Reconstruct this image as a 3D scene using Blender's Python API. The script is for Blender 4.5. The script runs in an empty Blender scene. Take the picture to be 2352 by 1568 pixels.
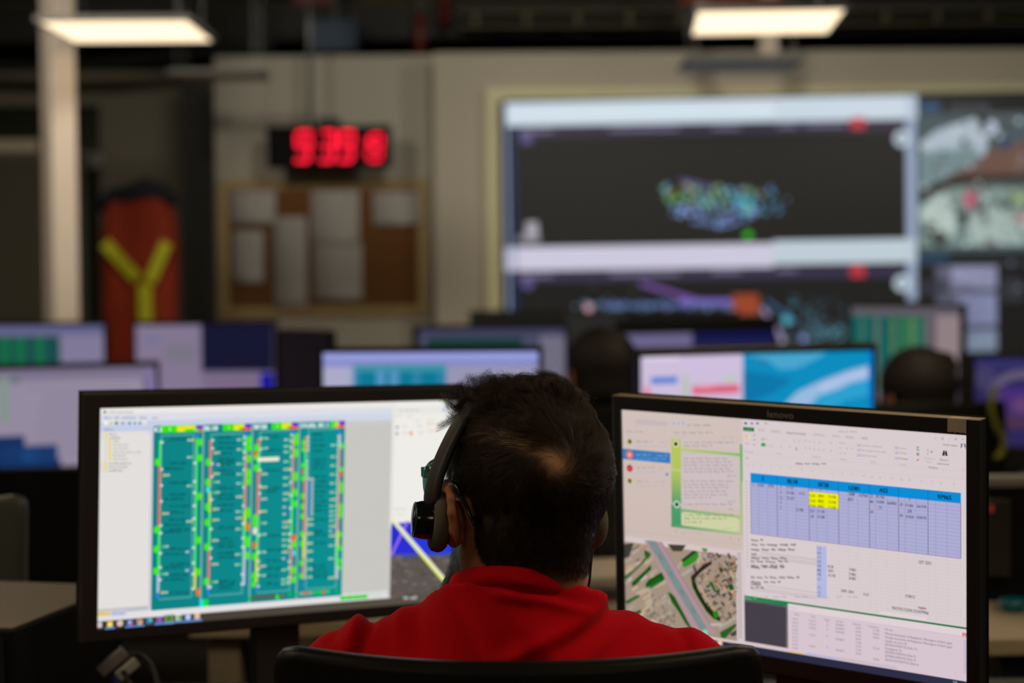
import bpy, math, random
import numpy as np
from mathutils import Vector, Matrix
random.seed(7); RNG = np.random.default_rng(7)
scn = bpy.context.scene
COL = scn.collection

# ------------------------------------------------------------------ camera, world, exposure
FPX, CXP, CYP = 4000.0, 1176.0, 784.0          # focal length in px of the 2352 x 1568 frame, centre
PITCH, ROLL = math.atan(134/4000), math.radians(0.4)
CAM = np.array([0.0, 0.0, 1.36])
_r0 = np.array([1., 0, 0]); _u0 = np.array([0, math.sin(PITCH), math.cos(PITCH)])
CF = np.array([0, math.cos(PITCH), -math.sin(PITCH)])
CR = _r0*math.cos(ROLL) - _u0*math.sin(ROLL)
CU = _u0*math.cos(ROLL) + _r0*math.sin(ROLL)
cam_d = bpy.data.cameras.new('camera'); cam = bpy.data.objects.new('camera', cam_d); COL.objects.link(cam)
cam_d.sensor_width = 36; cam_d.lens = FPX/2352*36; cam_d.clip_start = 0.05; cam_d.clip_end = 60
cam_d.dof.use_dof = True; cam_d.dof.focus_distance = 1.84; cam_d.dof.aperture_fstop = 3.25
cam_d.dof.aperture_blades = 0
cam.matrix_world = Matrix(((CR[0], CU[0], -CF[0], CAM[0]), (CR[1], CU[1], -CF[1], CAM[1]), (CR[2], CU[2], -CF[2], CAM[2]), (0, 0, 0, 1)))
scn.camera = cam
scn.view_settings.view_transform = 'Standard'; scn.view_settings.look = 'None'
scn.view_settings.exposure = 0.0; scn.view_settings.gamma = 1.0
scn.view_settings.use_curve_mapping = False
scn.cycles.use_denoising = True
scn.cycles.max_bounces = 6
scn.cycles.sample_clamp_indirect = 4.0
w = bpy.data.worlds.new('world'); scn.world = w; w.use_nodes = True
w.node_tree.nodes['Background'].inputs[0].default_value = (0.9, 0.8, 0.62, 1)
w.node_tree.nodes['Background'].inputs[1].default_value = 0.012
LAMP_STRENGTH = 1.65; LAMP_BRIGHT = 8.0
LAMP_COLOR = (1.0, 0.79, 0.52)
# height of the panels; (x, y, lit)
LAMPS = [(-1.634, 7.515, 1), (1.076, 7.375, 1), (-4.3, 7.4, 1), (3.8, 7.4, 1),
         (-4.3, 4.4, 2), (-1.6, 4.4, 2), (1.1, 4.4, 2), (3.8, 4.4, 2),
         (-1.6, 1.5, 2), (1.1, 1.5, 2), (3.8, 1.5, 2), (-4.3, 1.5, 2),
         (-1.6, -1.5, 2), (1.1, -1.5, 2),
         (1.16, 8.85, 0), (-1.52, 9.15, 0)]
ADDED_SPOTS = [(-2.2, -1.6, 9.9, 1.55, 95), (0.2, 0.2, 9.9, 1.55, 100), (2.6, 1.8, 9.9, 1.55, 110), (0.4, -2.05, 7.9, 1.8, 190)]   # added lights for wall and column: x, aim x y z, watts

def ray(px, py):
    return (px-CXP)/FPX*CR - (py-CYP)/FPX*CU + CF
def PD(px, py, d): return CAM + ray(px, py)*d                      # point at camera depth d
def PY(px, py, Y): r = ray(px, py); return CAM + r*(Y/r[1])          # point on the plane y = Y
def PZ(px, py, Z): r = ray(px, py); return CAM + r*((Z-CAM[2])/r[2])  # point on the plane z = Z

# ------------------------------------------------------------------ materials
def lin(c):
    c = c/255.0
    return c/12.92 if c <= 0.04045 else ((c+0.055)/1.055)**2.4
def S(r, g, b): return (lin(r), lin(g), lin(b), 1.0)
MATS = {}
def mat(name, col, rough=0.6, metal=0.0, var=0.12, scale=30.0, bump=0.0, bscale=200.0, spec=0.5, sss=0.0, trans=0.0, coat=0.0):
    if name in MATS: return MATS[name]
    m = bpy.data.materials.new(name); m.use_nodes = True; nt = m.node_tree; b = nt.nodes['Principled BSDF']
    b.inputs['Roughness'].default_value = rough; b.inputs['Metallic'].default_value = metal
    b.inputs['Specular IOR Level'].default_value = spec
    tc = nt.nodes.new('ShaderNodeTexCoord'); nz = nt.nodes.new('ShaderNodeTexNoise'); nz.inputs['Scale'].default_value = scale
    nz.inputs['Detail'].default_value = 4
    nt.links.new(tc.outputs['Object'], nz.inputs['Vector'])
    mx = nt.nodes.new('ShaderNodeMix'); mx.data_type = 'RGBA'
    c = tuple(col[:3])
    mx.inputs[6].default_value = tuple(max(0, v*(1-var)) for v in c)+(1,)
    mx.inputs[7].default_value = tuple(min(1, v*(1+var)) for v in c)+(1,)
    nt.links.new(nz.outputs['Fac'], mx.inputs[0]); nt.links.new(mx.outputs[2], b.inputs['Base Color'])
    if bump:
        n2 = nt.nodes.new('ShaderNodeTexNoise'); n2.inputs['Scale'].default_value = bscale
        bp = nt.nodes.new('ShaderNodeBump'); bp.inputs['Strength'].default_value = bump; bp.inputs['Distance'].default_value = 0.002
        nt.links.new(tc.outputs['Object'], n2.inputs['Vector']); nt.links.new(n2.outputs['Fac'], bp.inputs['Height'])
        nt.links.new(bp.outputs['Normal'], b.inputs['Normal'])
    if sss: b.inputs['Subsurface Weight'].default_value = sss; b.inputs['Subsurface Radius'].default_value = (0.012, 0.004, 0.002); b.inputs['Subsurface Scale'].default_value = 1.0
    if trans: b.inputs['Transmission Weight'].default_value = trans
    if coat: b.inputs['Coat Weight'].default_value = coat; b.inputs['Coat Roughness'].default_value = 0.1
    MATS[name] = m; return m
def emat(name, col, strength=1.0):
    if name in MATS: return MATS[name]
    m = bpy.data.materials.new(name); m.use_nodes = True; b = m.node_tree.nodes['Principled BSDF']
    b.inputs['Base Color'].default_value = (0.01, 0.01, 0.01, 1); b.inputs['Roughness'].default_value = 0.5
    b.inputs['Emission Color'].default_value = tuple(col[:3])+(1,); b.inputs['Emission Strength'].default_value = strength
    MATS[name] = m; return m
def screen_material():
    m = bpy.data.materials.new('lit_display'); m.use_nodes = True; nt = m.node_tree; b = nt.nodes['Principled BSDF']
    b.inputs['Base Color'].default_value = (0.012, 0.012, 0.013, 1); b.inputs['Roughness'].default_value = 0.45
    b.inputs['Specular IOR Level'].default_value = 0.25
    a = nt.nodes.new('ShaderNodeAttribute'); a.attribute_name = 'Col'
    nt.links.new(a.outputs['Color'], b.inputs['Emission Color']); b.inputs['Emission Strength'].default_value = 1.0
    return m
M_SCREEN = screen_material()
M_BLACK = mat('black_plastic', (0.012, 0.012, 0.013), 0.42, bump=0.15, bscale=900, spec=0.4)
M_BLACK2 = mat('satin_black_plastic', (0.010, 0.011, 0.011), 0.5, bump=0.2, bscale=700, spec=0.4)
M_DARKSCR = mat('dark_display_glass', (0.006, 0.005, 0.006), 0.3)
M_BEIGE = mat('beige_laminate', (0.42, 0.34, 0.22), 0.45, bump=0.05)
M_BLACKTOP = mat('black_laminate', (0.012, 0.012, 0.012), 0.6)
M_METAL = mat('grey_metal', (0.25, 0.25, 0.25), 0.4, 0.8)
M_DIV = mat('black_divider_fabric', (0.008, 0.008, 0.008), 0.95, bump=0.4, bscale=600, spec=0.1)

# ------------------------------------------------------------------ mesh helpers
class MB:
    def __init__(s): s.v = []; s.f = []; s.m = []; s.c = []; s.hascol = False
    def add(s, vs, fs, mi=0, col=None):
        o = len(s.v); s.v += [tuple(map(float, p)) for p in vs]
        for f in fs:
            s.f.append(tuple(i+o for i in f)); s.m.append(mi)
            if col is not None:
                s.hascol = True
                s.c.append([col]*len(f) if not isinstance(col, list) else col)
            else: s.c.append([(1, 1, 1, 1)]*len(f))
        return s
    def box(s, c, size, R=None, mi=0, taper=1.0):
        hx, hy, hz = size[0]/2, size[1]/2, size[2]/2
        vs = []
        for z in (-1, 1):
            k = 1 if z < 0 else taper
            for x, y in ((-1, -1), (1, -1), (1, 1), (-1, 1)): vs.append((x*hx*k, y*hy*k, z*hz))
        vs = [Vector(p) for p in vs]
        if R is not None: vs = [R @ p for p in vs]
        vs = [p+Vector(c) for p in vs]
        return s.add(vs, [(3, 2, 1, 0), (4, 5, 6, 7), (0, 1, 5, 4), (1, 2, 6, 5), (2, 3, 7, 6), (3, 0, 4, 7)], mi)
    def tube(s, pts, rad, n=12, mi=0, cap=True, flat=None):
        pts = [Vector(p) for p in pts]; rs = rad if isinstance(rad, (list, tuple)) else [rad]*len(pts)
        vs = []; prev = None
        for i, p in enumerate(pts):
            t = (pts[min(i+1, len(pts)-1)]-pts[max(i-1, 0)]).normalized()
            if prev is None:
                a = Vector((0, 0, 1)) if abs(t.z) < 0.9 else Vector((1, 0, 0)); u = t.cross(a).normalized()
            else: u = (prev-t*prev.dot(t)).normalized()
            prev = u; v = t.cross(u)
            for k in range(n):
                an = 2*math.pi*k/n; q = u*math.cos(an)*rs[i]+v*math.sin(an)*rs[i]*(flat or 1)
                vs.append(p+q)
        fs = []
        for i in range(len(pts)-1):
            for k in range(n): fs.append((i*n+k, i*n+(k+1) % n, (i+1)*n+(k+1) % n, (i+1)*n+k))
        if cap: fs.append(tuple(range(n))[::-1]); fs.append(tuple(range((len(pts)-1)*n, len(pts)*n)))
        return s.add(vs, fs, mi)
    def lathe(s, prof, n=32, origin=(0, 0, 0), R=None, mi=0):
        vs = []; 
        for r, z in prof:
            for k in range(n):
                a = 2*math.pi*k/n; p = Vector((r*math.cos(a), r*math.sin(a), z))
                if R is not None: p = R @ p
                vs.append(p+Vector(origin))
        fs = []
        for i in range(len(prof)-1):
            for k in range(n): fs.append((i*n+k, i*n+(k+1) % n, (i+1)*n+(k+1) % n, (i+1)*n+k))
        fs.append(tuple(range(n))[::-1]); fs.append(tuple(range((len(prof)-1)*n, len(prof)*n)))
        return s.add(vs, fs, mi)
    def build(s, name, mats, parent=None, smooth=False, bevel=0, loc=None, M=None, bseg=2):
        me = bpy.data.meshes.new(name); me.from_pydata(s.v, [], s.f)
        for m in (mats if isinstance(mats, (list, tuple)) else [mats]): me.materials.append(m)
        me.polygons.foreach_set('material_index', s.m)
        if s.hascol:
            ca = me.color_attributes.new('Col', 'FLOAT_COLOR', 'CORNER')
            ca.data.foreach_set('color', np.array([x for f in s.c for x in f], dtype=np.float32).ravel())
        if smooth: me.polygons.foreach_set('use_smooth', [True]*len(me.polygons))
        me.update()
        o = bpy.data.objects.new(name, me); COL.objects.link(o)
        if parent is not None: o.parent = parent
        if M is not None: o.matrix_local = M
        if loc is not None: o.location = loc
        if bevel:
            b = o.modifiers.new('bevel', 'BEVEL'); b.width = bevel; b.segments = bseg; b.limit_method = 'ANGLE'
            b.angle_limit = math.radians(40)
            for p in me.polygons: p.use_smooth = True
            wn = o.modifiers.new('wn', 'WEIGHTED_NORMAL'); wn.keep_sharp = True
        return o
def empty(name, loc=(0, 0, 0), M=None):
    o = bpy.data.objects.new(name, None); COL.objects.link(o); o.empty_display_size = 0.05
    if M is not None: o.matrix_world = M
    else: o.location = loc
    return o
def tag(o, label=None, cat=None, group=None, kind=None):
    if label: o['label'] = label
    if cat: o['category'] = cat
    if group: o['group'] = group
    if kind: o['kind'] = kind
    return o
def struct(o): o['kind'] = 'structure'; return o
def copy_tree(o, parent=None):
    c = o.copy(); COL.objects.link(c)
    if parent is not None:
        c.parent = parent; c.matrix_parent_inverse = o.matrix_parent_inverse.copy()
    for ch in list(o.children): copy_tree(ch, c)
    return c
def frameM(o, x, y, z):
    return Matrix(((x[0], y[0], z[0], o[0]), (x[1], y[1], z[1], o[1]), (x[2], y[2], z[2], o[2]), (0, 0, 0, 1)))
def nrm(v): v = np.array(v, float); return v/np.linalg.norm(v)

# ------------------------------------------------------------------ text outlines
_txt = {}
def text_mesh(s):
    if s in _txt: return _txt[s]
    cu = bpy.data.curves.new('t', 'FONT'); cu.body = s; cu.size = 1.0; cu.resolution_u = 2
    ob = bpy.data.objects.new('t', cu); COL.objects.link(ob)
    dg = bpy.context.evaluated_depsgraph_get(); me = bpy.data.meshes.new_from_object(ob.evaluated_get(dg))
    v = [(p.co.x, p.co.y) for p in me.vertices]; f = [tuple(p.vertices) for p in me.polygons]
    bpy.data.objects.remove(ob); bpy.data.curves.remove(cu); bpy.data.meshes.remove(me)
    wd = max([p[0] for p in v], default=0.3)
    _txt[s] = (v, f, wd); return _txt[s]

# ------------------------------------------------------------------ display content: coloured panes and letters on a real screen plane
class Canvas:
    """A screen: origin C at its centre, unit axes X (right), Yv (up), normal N to the viewer, size W x H."""
    def __init__(s, C, X, Yv, W, H, base=(0, 0, 0)):
        s.C = np.array(C, float); s.X = nrm(X); s.Y = nrm(np.array(Yv)-np.dot(Yv, s.X)*s.X); s.N = np.cross(s.X, s.Y)
        s.W, s.H = W, H; s.xmin = -W/2; s.mb = MB(); s.z = 0.0; s.Z = None
        s.mb.add([(-W/2, -H/2, 0), (W/2, -H/2, 0), (W/2, H/2, 0), (-W/2, H/2, 0)], [(0, 1, 2, 3)], 0, S(*base))
    def M(s): return frameM(s.C, s.X, s.Y, s.N)
    def uv(s, px, py):
        if s.Z: px, py = s.Z[0]+px/s.Z[2], s.Z[1]+py/s.Z[2]
        r = ray(px, py); t = np.dot(s.C-CAM, s.N)/np.dot(r, s.N); q = CAM+r*t-s.C
        return float(np.dot(q, s.X)), float(np.dot(q, s.Y))
    def cl(s, x, y): return max(s.xmin, min(s.W/2, x)), max(-s.H/2, min(s.H/2, y))
    def L(s, k): s.z = 0.00022*k; return s
    def rect(s, x0, y0, x1, y1, c, c2=None, horiz=False):
        a = s.cl(*s.uv(x0, y0)); b = s.cl(*s.uv(x1, y1)); return s.ruv(a[0], b[1], b[0], a[1], c, c2, horiz)
    def bar(s, x0, y, x1, h, c, c2=None, horiz=False):
        a = s.uv(x0, y); b = s.uv(x0, y+h); e = s.uv(x1, y)
        a = s.cl(*a); b = s.cl(*b); e = s.cl(*e)
        return s.ruv(a[0], b[1], e[0], a[1], c, c2, horiz)
    def ruv(s, u0, v0, u1, v1, c, c2=None, horiz=False):
        if abs(u1-u0) < 1e-5 or abs(v1-v0) < 1e-5: return
        c = S(*c); cc = c
        if c2:
            c2 = S(*c2); cc = [c, c2, c2, c] if horiz else [c2, c2, c, c]
        s.mb.add([(u0, v0, s.z), (u1, v0, s.z), (u1, v1, s.z), (u0, v1, s.z)], [(0, 1, 2, 3)], 0, cc)
    def poly(s, pts, c):
        q = [s.cl(*s.uv(*p)) for p in pts]
        s.mb.add([(a, b, s.z) for a, b in q], [tuple(range(len(q)))[::-1]], 0, S(*c))
    def line(s, x0, y0, x1, y1, wpx, c):
        a = np.array(s.uv(x0, y0)); b = np.array(s.uv(x1, y1)); s.luv(a, b, wpx*s.sc(), c)
    def sc(s):
        z = s.Z[2] if s.Z else 1
        return np.linalg.norm(s.C-CAM)/FPX/z
    def luv(s, a, b, w, c):
        a = np.array(a); b = np.array(b); d = b-a; n = np.array([-d[1], d[0]])/(np.linalg.norm(d)+1e-9)*w/2
        q = [s.cl(*p) for p in (a-n, b-n, b+n, a+n)]
        s.mb.add([(p[0], p[1], s.z) for p in q], [(0, 1, 2, 3)], 0, S(*c))
    def disc(s, x, y, r, c, ry=None, n=14):
        u, v = s.uv(x, y); s.duv(u, v, r*s.sc(), c, (ry or r)*s.sc(), n)
    def duv(s, u, v, r, c, ry=None, n=14):
        ry = ry or r
        q = [s.cl(u+r*math.cos(2*math.pi*k/n), v+ry*math.sin(2*math.pi*k/n)) for k in range(n)]
        s.mb.add([(a, b, s.z) for a, b in q], [tuple(range(n))], 0, S(*c))
    def text(s, t, x, y, h, c, anchor='l', bold=0.0, sx=1.0):
        """cap height h px; (x, y) is the baseline start (or centre / end)."""
        v, f, wd = text_mesh(t); u0, v0 = s.uv(x, y); k = h*s.sc()/0.69
        off = {'l': 0, 'c': -wd*k*sx/2, 'r': -wd*k*sx}[anchor]
        for dx in ((0,) if not bold else (-bold, bold)):
            s.mb.add([(u0+off+a*k*sx+dx*k*0.05, v0+b*k, s.z+(0.00003 if dx > 0 else 0)) for a, b in v], f, 0, S(*c))
    def words(s, x0, y, x1, h, c, seed=0, dens=0.75):
        """a line of print too small to read: word-long dashes of broken strokes"""
        rg = random.Random(seed*7919+int(x0*3+y)); x = x0
        sp = s.sc()
        while x < x1-h:
            wl = min(h*rg.uniform(1.5, 5.5), x1-x)
            u0, v0 = s.uv(x, y); n = max(2, int(wl/(h*0.55)))
            for i in range(n):
                cw = wl/n*sp; ch = h*sp*rg.choice((0.7, 0.7, 1.0))
                s.ruv(u0+i*cw+cw*0.1, v0, u0+i*cw+cw*dens, v0+ch, c)
            x += wl+h*0.6
    def build(s, name, parent, local=False):
        o = s.mb.build(name, M_SCREEN, parent, M=Matrix.Identity(4))
        return o

def rounded_frame(mb, W, H, t, b, l, r, z0, z1, lip):
    """ring of a bezel: outer size grows from the screen W x H by the four border widths; front at z1, back at z0"""
    xo0, xo1, yo0, yo1 = -W/2-l, W/2+r, -H/2-b, H/2+t
    xi0, xi1, yi0, yi1 = -W/2, W/2, -H/2, H/2
    O = [(xo0, yo0), (xo1, yo0), (xo1, yo1), (xo0, yo1)]; I = [(xi0, yi0), (xi1, yi0), (xi1, yi1), (xi0, yi1)]
    e = 0.0025
    O2 = [(xo0+e, yo0+e), (xo1-e, yo0+e), (xo1-e, yo1-e), (xo0+e, yo1-e)]
    vs = [(x, y, z0) for x, y in O]+[(x, y, z1-e) for x, y in O]+[(x, y, z1) for x, y in O2]+[(x, y, z1) for x, y in I]+[(x, y, lip) for x, y in I]
    fs = []
    for a in range(4):
        b_ = (a+1) % 4
        for k in range(4): fs.append((k*4+a, k*4+b_, (k+1)*4+b_, (k+1)*4+a))
    fs.append((3, 2, 1, 0))
    mb.add(vs, fs)

def build_monitor(cv, label, desk_z, name='computer_monitor', bez=(0.02, 0.022, 0.02, 0.02), m=None, depth=0.035, group=None,
                  stand='foot', logo=None, logo_col=(0.25, 0.24, 0.22), buttons=True, logo_h=0.0095):
    """screen canvas -> whole monitor: bezel, screen, rear shell, neck, foot on the desk at desk_z"""
    m = m or M_BLACK; W, H = cv.W, cv.H; t, b, l, r = bez
    # root at the foot
    back = cv.C-cv.N*(depth+0.05); flatN = nrm([cv.N[0], cv.N[1], 0]); flatX = nrm([cv.X[0], cv.X[1], 0])
    base = np.array([back[0], back[1], desk_z])+flatN*0.035
    yaw = math.atan2(flatX[1], flatX[0])
    root = empty(name, M=Matrix.Translation(base) @ Matrix.Rotation(yaw, 4, 'Z'))
    tag(root, label, 'monitor', group)
    inv = root.matrix_world.inverted()
    Ms = inv @ cv.M()
    fr = MB(); rounded_frame(fr, W, H, t, b, l, r, -0.018, 0.0042, -0.001)
    bz = fr.build('bezel', m, root, M=Ms)
    sc = cv.build('screen', root); sc.matrix_local = Ms
    sh = MB()
    hx, hy = (W+l+r)/2, (H+t+b)/2; ox, oy = (r-l)/2, (t-b)/2
    def ring(k, z): return [(ox-hx*k, oy-hy*k, z), (ox+hx*k, oy-hy*k, z), (ox+hx*k, oy+hy*k, z), (ox-hx*k, oy+hy*k, z)]
    vs = ring(0.995, -0.017)+ring(0.97, -depth)+ring(0.5, -depth-0.022)
    fs = [(0, 1, 2, 3)]+[(a+4*k, (a+1) % 4+4*k, (a+1) % 4+4*k+4, a+4*k+4) for k in range(2) for a in range(4)]+[(11, 10, 9, 8)]
    fs = [f[::-1] for f in fs]
    sh.add(vs, fs); sh.build('rear_shell', m, root, bevel=0.004, M=Ms)
    cz = float(cv.C[2]-desk_z); tp = Vector((0, 0.035, cz))
    if stand:
        nk = MB(); nk.box((0, 0.0, cz*0.5+0.006), (0.07, 0.028, cz*0.98-0.012)); nk.box((0, -0.012 if False else 0.0, cz-0.02), (0.11, 0.05, 0.09))
        nk.build('stand_neck', m, root, bevel=0.006)
        ft = MB(); ft.lathe([(0.0, 0), (0.118, 0.0), (0.12, 0.004), (0.112, 0.012), (0.03, 0.018), (0.0, 0.018)], 40)
        fo = ft.build('stand_foot', m, root, smooth=True); fo.scale = (1.0, 0.8, 1)
    if logo:
        lg = MB(); v, f, wd = text_mesh(logo[0]); k = logo_h/0.69; lx, ly = logo[1]
        lg.add([(lx-wd*k/2+a*k*1.1, ly+b_*k, 0.0046) for a, b_ in v], f)
        lg.build('logo', mat('silver_print', logo_col, 0.4, 0.3), bz)
    if buttons:
        bt = MB()
        for i in range(4): bt.box((W/2-0.03-i*0.02, -H/2-b*0.55, 0.0046), (0.009, 0.003, 0.0012))
        bt.build('button', M_BLACK2, bz)
    return root

# ================================================================== the two front monitors
MLx = (0.8819380746689179, 0.4710533398715803, -0.017145945440667096); MLy = (0.033413689058387194, -0.02619304077219369, 0.9990983184845296)
MRx = (0.7901493737897902, -0.6124986145767098, -0.02257020693478018); MRy = (-0.0187408587619177, -0.06095091360371267, 0.9979648121772306)
WHT = (228, 225, 222)
def left_screen():
    c = Canvas((-0.3212, 2.4469, 1.0434), MLx, MLy, 0.5315, 0.299, (224, 222, 220))
    c.Z = (200, 900, 2.703); L = c.L
    # main window: title bar, tool bars
    L(1); c.rect(88, 98, 1905, 140, (236, 231, 226)); c.rect(86, 140, 1905, 176, (198, 207, 232), (205, 215, 232), True)
    c.rect(86, 172, 420, 212, (190, 200, 228)); c.rect(376, 172, 1905, 212, (196, 205, 230), (208, 214, 226), True)
    c.rect(84, 205, 395, 242, (196, 205, 232))
    c.rect(80, 242, 378, 1372, (226, 223, 221)); c.rect(396, 196, 420, 1350, (206, 203, 214))
    c.rect(1604, 180, 1880, 1260, (199, 198, 193)); c.bar(376, 1352, 1862, 52, (232, 229, 226))
    c.rect(50, 1372, 1862, 1412, (224, 222, 224))
    L(2)
    c.disc(109, 124, 8, (30, 90, 40)); c.words(126, 130, 290, 9, (150, 147, 140), 1)
    for x, x2 in ((108, 152), (172, 198), (216, 302), (325, 384), (404, 448)): c.words(x, 166, x2, 11, (120, 128, 160), 2)
    for x, col in ((116, (250, 250, 250)), (148, (222, 212, 60)), (182, (90, 90, 100)), (222, (150, 150, 155)), (263, (60, 150, 160)), (296, (90, 160, 210)), (328, (140, 140, 150)), (358, (225, 225, 225))):
        c.rect(x-13, 178, x+13, 205, (228, 230, 236)); L(3); c.rect(x-9, 184, x+8, 202, col); c.line(x-7, 199, x+8, 199, 2.5, (70, 80, 90)); L(2)
    c.words(104, 238, 165, 9, (110, 116, 150), 3); c.line(364, 222, 372, 230, 2, (110, 120, 170)); c.line(384, 222, 396, 230, 2, (110, 120, 170))
    # project tree
    rows = [(262, 120, 140, 182, 1), (284, 120, 140, 204, 1), (305, 142, 164, 196, 0), (326, 142, 162, 260, 0), (349, 142, 162, 258, 0), (372, 142, 162, 335, 0), (393, 142, 160, 252, 0), (415, 142, 160, 252, 0), (442, 115, 134, 275, 1), (464, 115, 134, 260, 1), (487, 114, 134, 218, 1)]
    for y, x, xt, x2, big in rows:
        c.rect(x-10, y-6, x+10, y+8, (232, 214, 110)); c.rect(x-10, y-9, x-2, y-5, (220, 196, 90))
        c.words(xt, y+6, x2, 10, (130, 127, 122) if big else (165, 162, 158), y)
        c.rect(x-30, y-3, x-24, y+4, (170, 168, 168))
    c.words(60, 1345, 340, 0.8, (190, 190, 200), 5); c.rect(60, 1350, 378, 1353, (190, 190, 198))
    c.rect(56, 1362, 148, 1388, (238, 208, 140)); c.rect(148, 1356, 244, 1384, (196, 202, 228)); L(3)
    c.words(64, 1382, 140, 10, (190, 160, 90), 5); c.words(156, 1378, 238, 10, (130, 140, 190), 6); L(2)
    # line diagram
    TL = (0, 134, 136)
    TOP = 240; cols = [(412, 722), (724, 1026), (1028, 1318), (1320, 1601)]
    u = [c.uv(a, TOP+0.0)[0] for a in (412, 721, 1025, 1317, 1601)]
    vt = c.uv(418, 210)[1]; vb = c.uv(380, 1358)[1]
    c.ruv(u[0], vb, u[4], vt, (0, 130, 132), (0, 142, 144), True)
    def U(x): return c.uv(x, 300)[0]
    def V(x, y): return c.uv(x, y)[1]
    L(3)
    sc = c.sc()
    for k in (1, 2, 3):
        c.ruv(u[k]-4.5*sc, vb, u[k]-1.0*sc, vt, (150, 190, 190)); c.ruv(u[k]+1.0*sc, vb, u[k]+4.5*sc, vt, (150, 190, 190))
    RED, GRN, YEL, LAV, BLU, PNK = (226, 84, 76), (20, 226, 60), (220, 220, 50), (186, 190, 222), (30, 140, 216), (206, 112, 116)
    def track(xt, xm, segs, side):
        """vertical line at u(xt), segs [(y0, y1, colour)] read at the line"""
        uu = U(xt)
        for y0, y1, col in segs:
            v0, v1 = V(xm, y0), V(xm, y1); pale = tuple(int(q*0.45+215*0.55) if col is not YEL else q for q in col)
            L(3); c.ruv(uu-7*sc, v1, uu+7*sc, v0, col)
            L(4)
            if side > 0: c.ruv(uu+3*sc, v1, uu+7*sc, v0, pale if col is not GRN else (140, 230, 170))
            else: c.ruv(uu-7*sc, v1, uu-3*sc, v0, pale if col is not GRN else (140, 230, 170))
    def blob(xt, xm, y, off, col=(90, 235, 0), h=46, w=30):
        uu = U(xt)+off*sc; v = V(xm, y); L(5)
        edge = {(90, 235, 0): (0, 226, 20)}.get(col, tuple(int(q*0.8) for q in col))
        for (ww, hh, cc, ll) in ((w, h, edge, 5), (w*0.62, h*0.72, col, 6)):
            L(ll); c.ruv(uu-ww/2*sc, v-hh*0.36*sc, uu+ww/2*sc, v+hh*0.36*sc, cc)
            c.duv(uu, v+hh*0.3*sc, ww/2*sc, cc, hh*0.2*sc); L(ll); c.duv(uu, v-hh*0.3*sc, ww/2*sc, cc, hh*0.2*sc)
    def dot(xt, xm, y, off, r=8): L(6); c.duv(U(xt)+off*sc, V(xm, y), r*sc, (222, 226, 226))
    def star(xt, xm, y, side, col, off=28):
        uu = U(xt)+side*off*sc; v = V(xm, y); L(6); r = 9*sc
        q = []
        for i in range(10):
            a = math.pi/2+i*math.pi/5; rr = r*1.25 if i % 2 == 0 else r*0.62; q.append((uu+rr*math.cos(a), v+rr*math.sin(a)))
        c.mb.add([(a, b, c.z) for a, b in q], [tuple(range(10))], 0, S(*col))
        for j in range(2): c.duv(uu+side*(17+j*10)*sc, v, 4.5*sc, (214, 226, 224), 6*sc, 10); 
        L(5); c.ruv(min(uu, uu+side*8*sc), v-1*sc, max(uu, uu+side*8*sc), v+1*sc, (190, 210, 210))
    def names(x0, x1, ys, seed, anchor='l'):
        L(3)
        for i, y in enumerate(ys): c.words(x0, y+2, x1-random.Random(seed+i).uniform(0, 30), 13, (0, 74, 82), seed+i, 0.88)
    def loop(xa, xb, ya, yb, xm):
        L(3); a = U(xa); b = U(xb); v0 = V(xm, ya); v1 = V(xm, yb)
        for o in (0, 5*sc):
            c.luv((a+o, v1+o), (a+o, v0-o), 1.8*sc, (130, 196, 196)); c.luv((b-o, v1+o), (b-o, v0-o), 1.8*sc, (130, 196, 196))
            c.luv((a+o, v0-o), (b-o, v0-o), 1.8*sc, (130, 196, 196)); c.luv((a+o, v1+o), (b-o, v1+o), 1.8*sc, (130, 196, 196))
    GS, YS, BS = (90, 230, 110), (226, 220, 80), (70, 70, 220)
    # --- column 1
    loop(458, 664, 264, 1280, 560)
    track(452, 435, [(300, 460, GRN), (460, 832, RED), (832, 1135, GRN), (1135, 1248, LAV)], 1)
    for y in (435, 855, 975, 1110): blob(452, 430, y, -15)
    blob(452, 425, 1266, 0, BLU, 40, 28)
    for y in (312, 480, 580, 678, 828, 875, 1000, 1088, 1165): dot(452, 440, y, 12)
    for y, q in ((517, YS), (755, YS), (960, GS), (1130, GS), (1245, YS)): star(452, 450, y, 1, q)
    track(682, 662, [(282, 1096, GRN), (1096, 1225, YEL)], -1); blob(682, 682, 268, -2, BLU, 36, 28)
    for y in (312, 410, 648, 920, 1118): blob(682, 665, y, 17)
    blob(682, 640, 1245, 20, (240, 130, 0), 50, 26)
    for y in (440, 555, 625, 705, 785, 850, 965, 1060, 1128, 1220): dot(682, 655, y, -13)
    for y, q in ((297, YS), (403, GS), (580, GS), (800, YS), (988, BS), (1103, BS)): star(682, 660, y, -1, q)
    names(480, 610, (480, 668, 750, 828, 872, 1010, 1092, 1168), 11); names(510, 640, (298, 445, 568, 640, 712, 798, 858, 978, 1072, 1140, 1250), 41)
    # --- column 2
    loop(768, 980, 258, 1258, 860)
    track(766, 745, [(298, 590, RED), (615, 742, YEL), (742, 985, GRN), (985, 1196, RED), (1196, 1228, LAV)], 1)
    for y in (435, 560, 712, 808, 960, 1175): blob(766, 745, y, -15)
    blob(766, 745, 605, -12, (60, 235, 225), 44, 26); blob(766, 740, 1242, 0, BLU, 36, 28)
    for y in (300, 350, 445, 525, 668, 850, 970, 1030, 1210): dot(766, 750, y, 12)
    for y, q in ((378, YS), (452, BS), (508, YS), (560, GS), (625, GS), (728, YS), (795, YS), (922, YS), (1070, YS), (1180, GS)): star(766, 755, y, 1, q)
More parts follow.
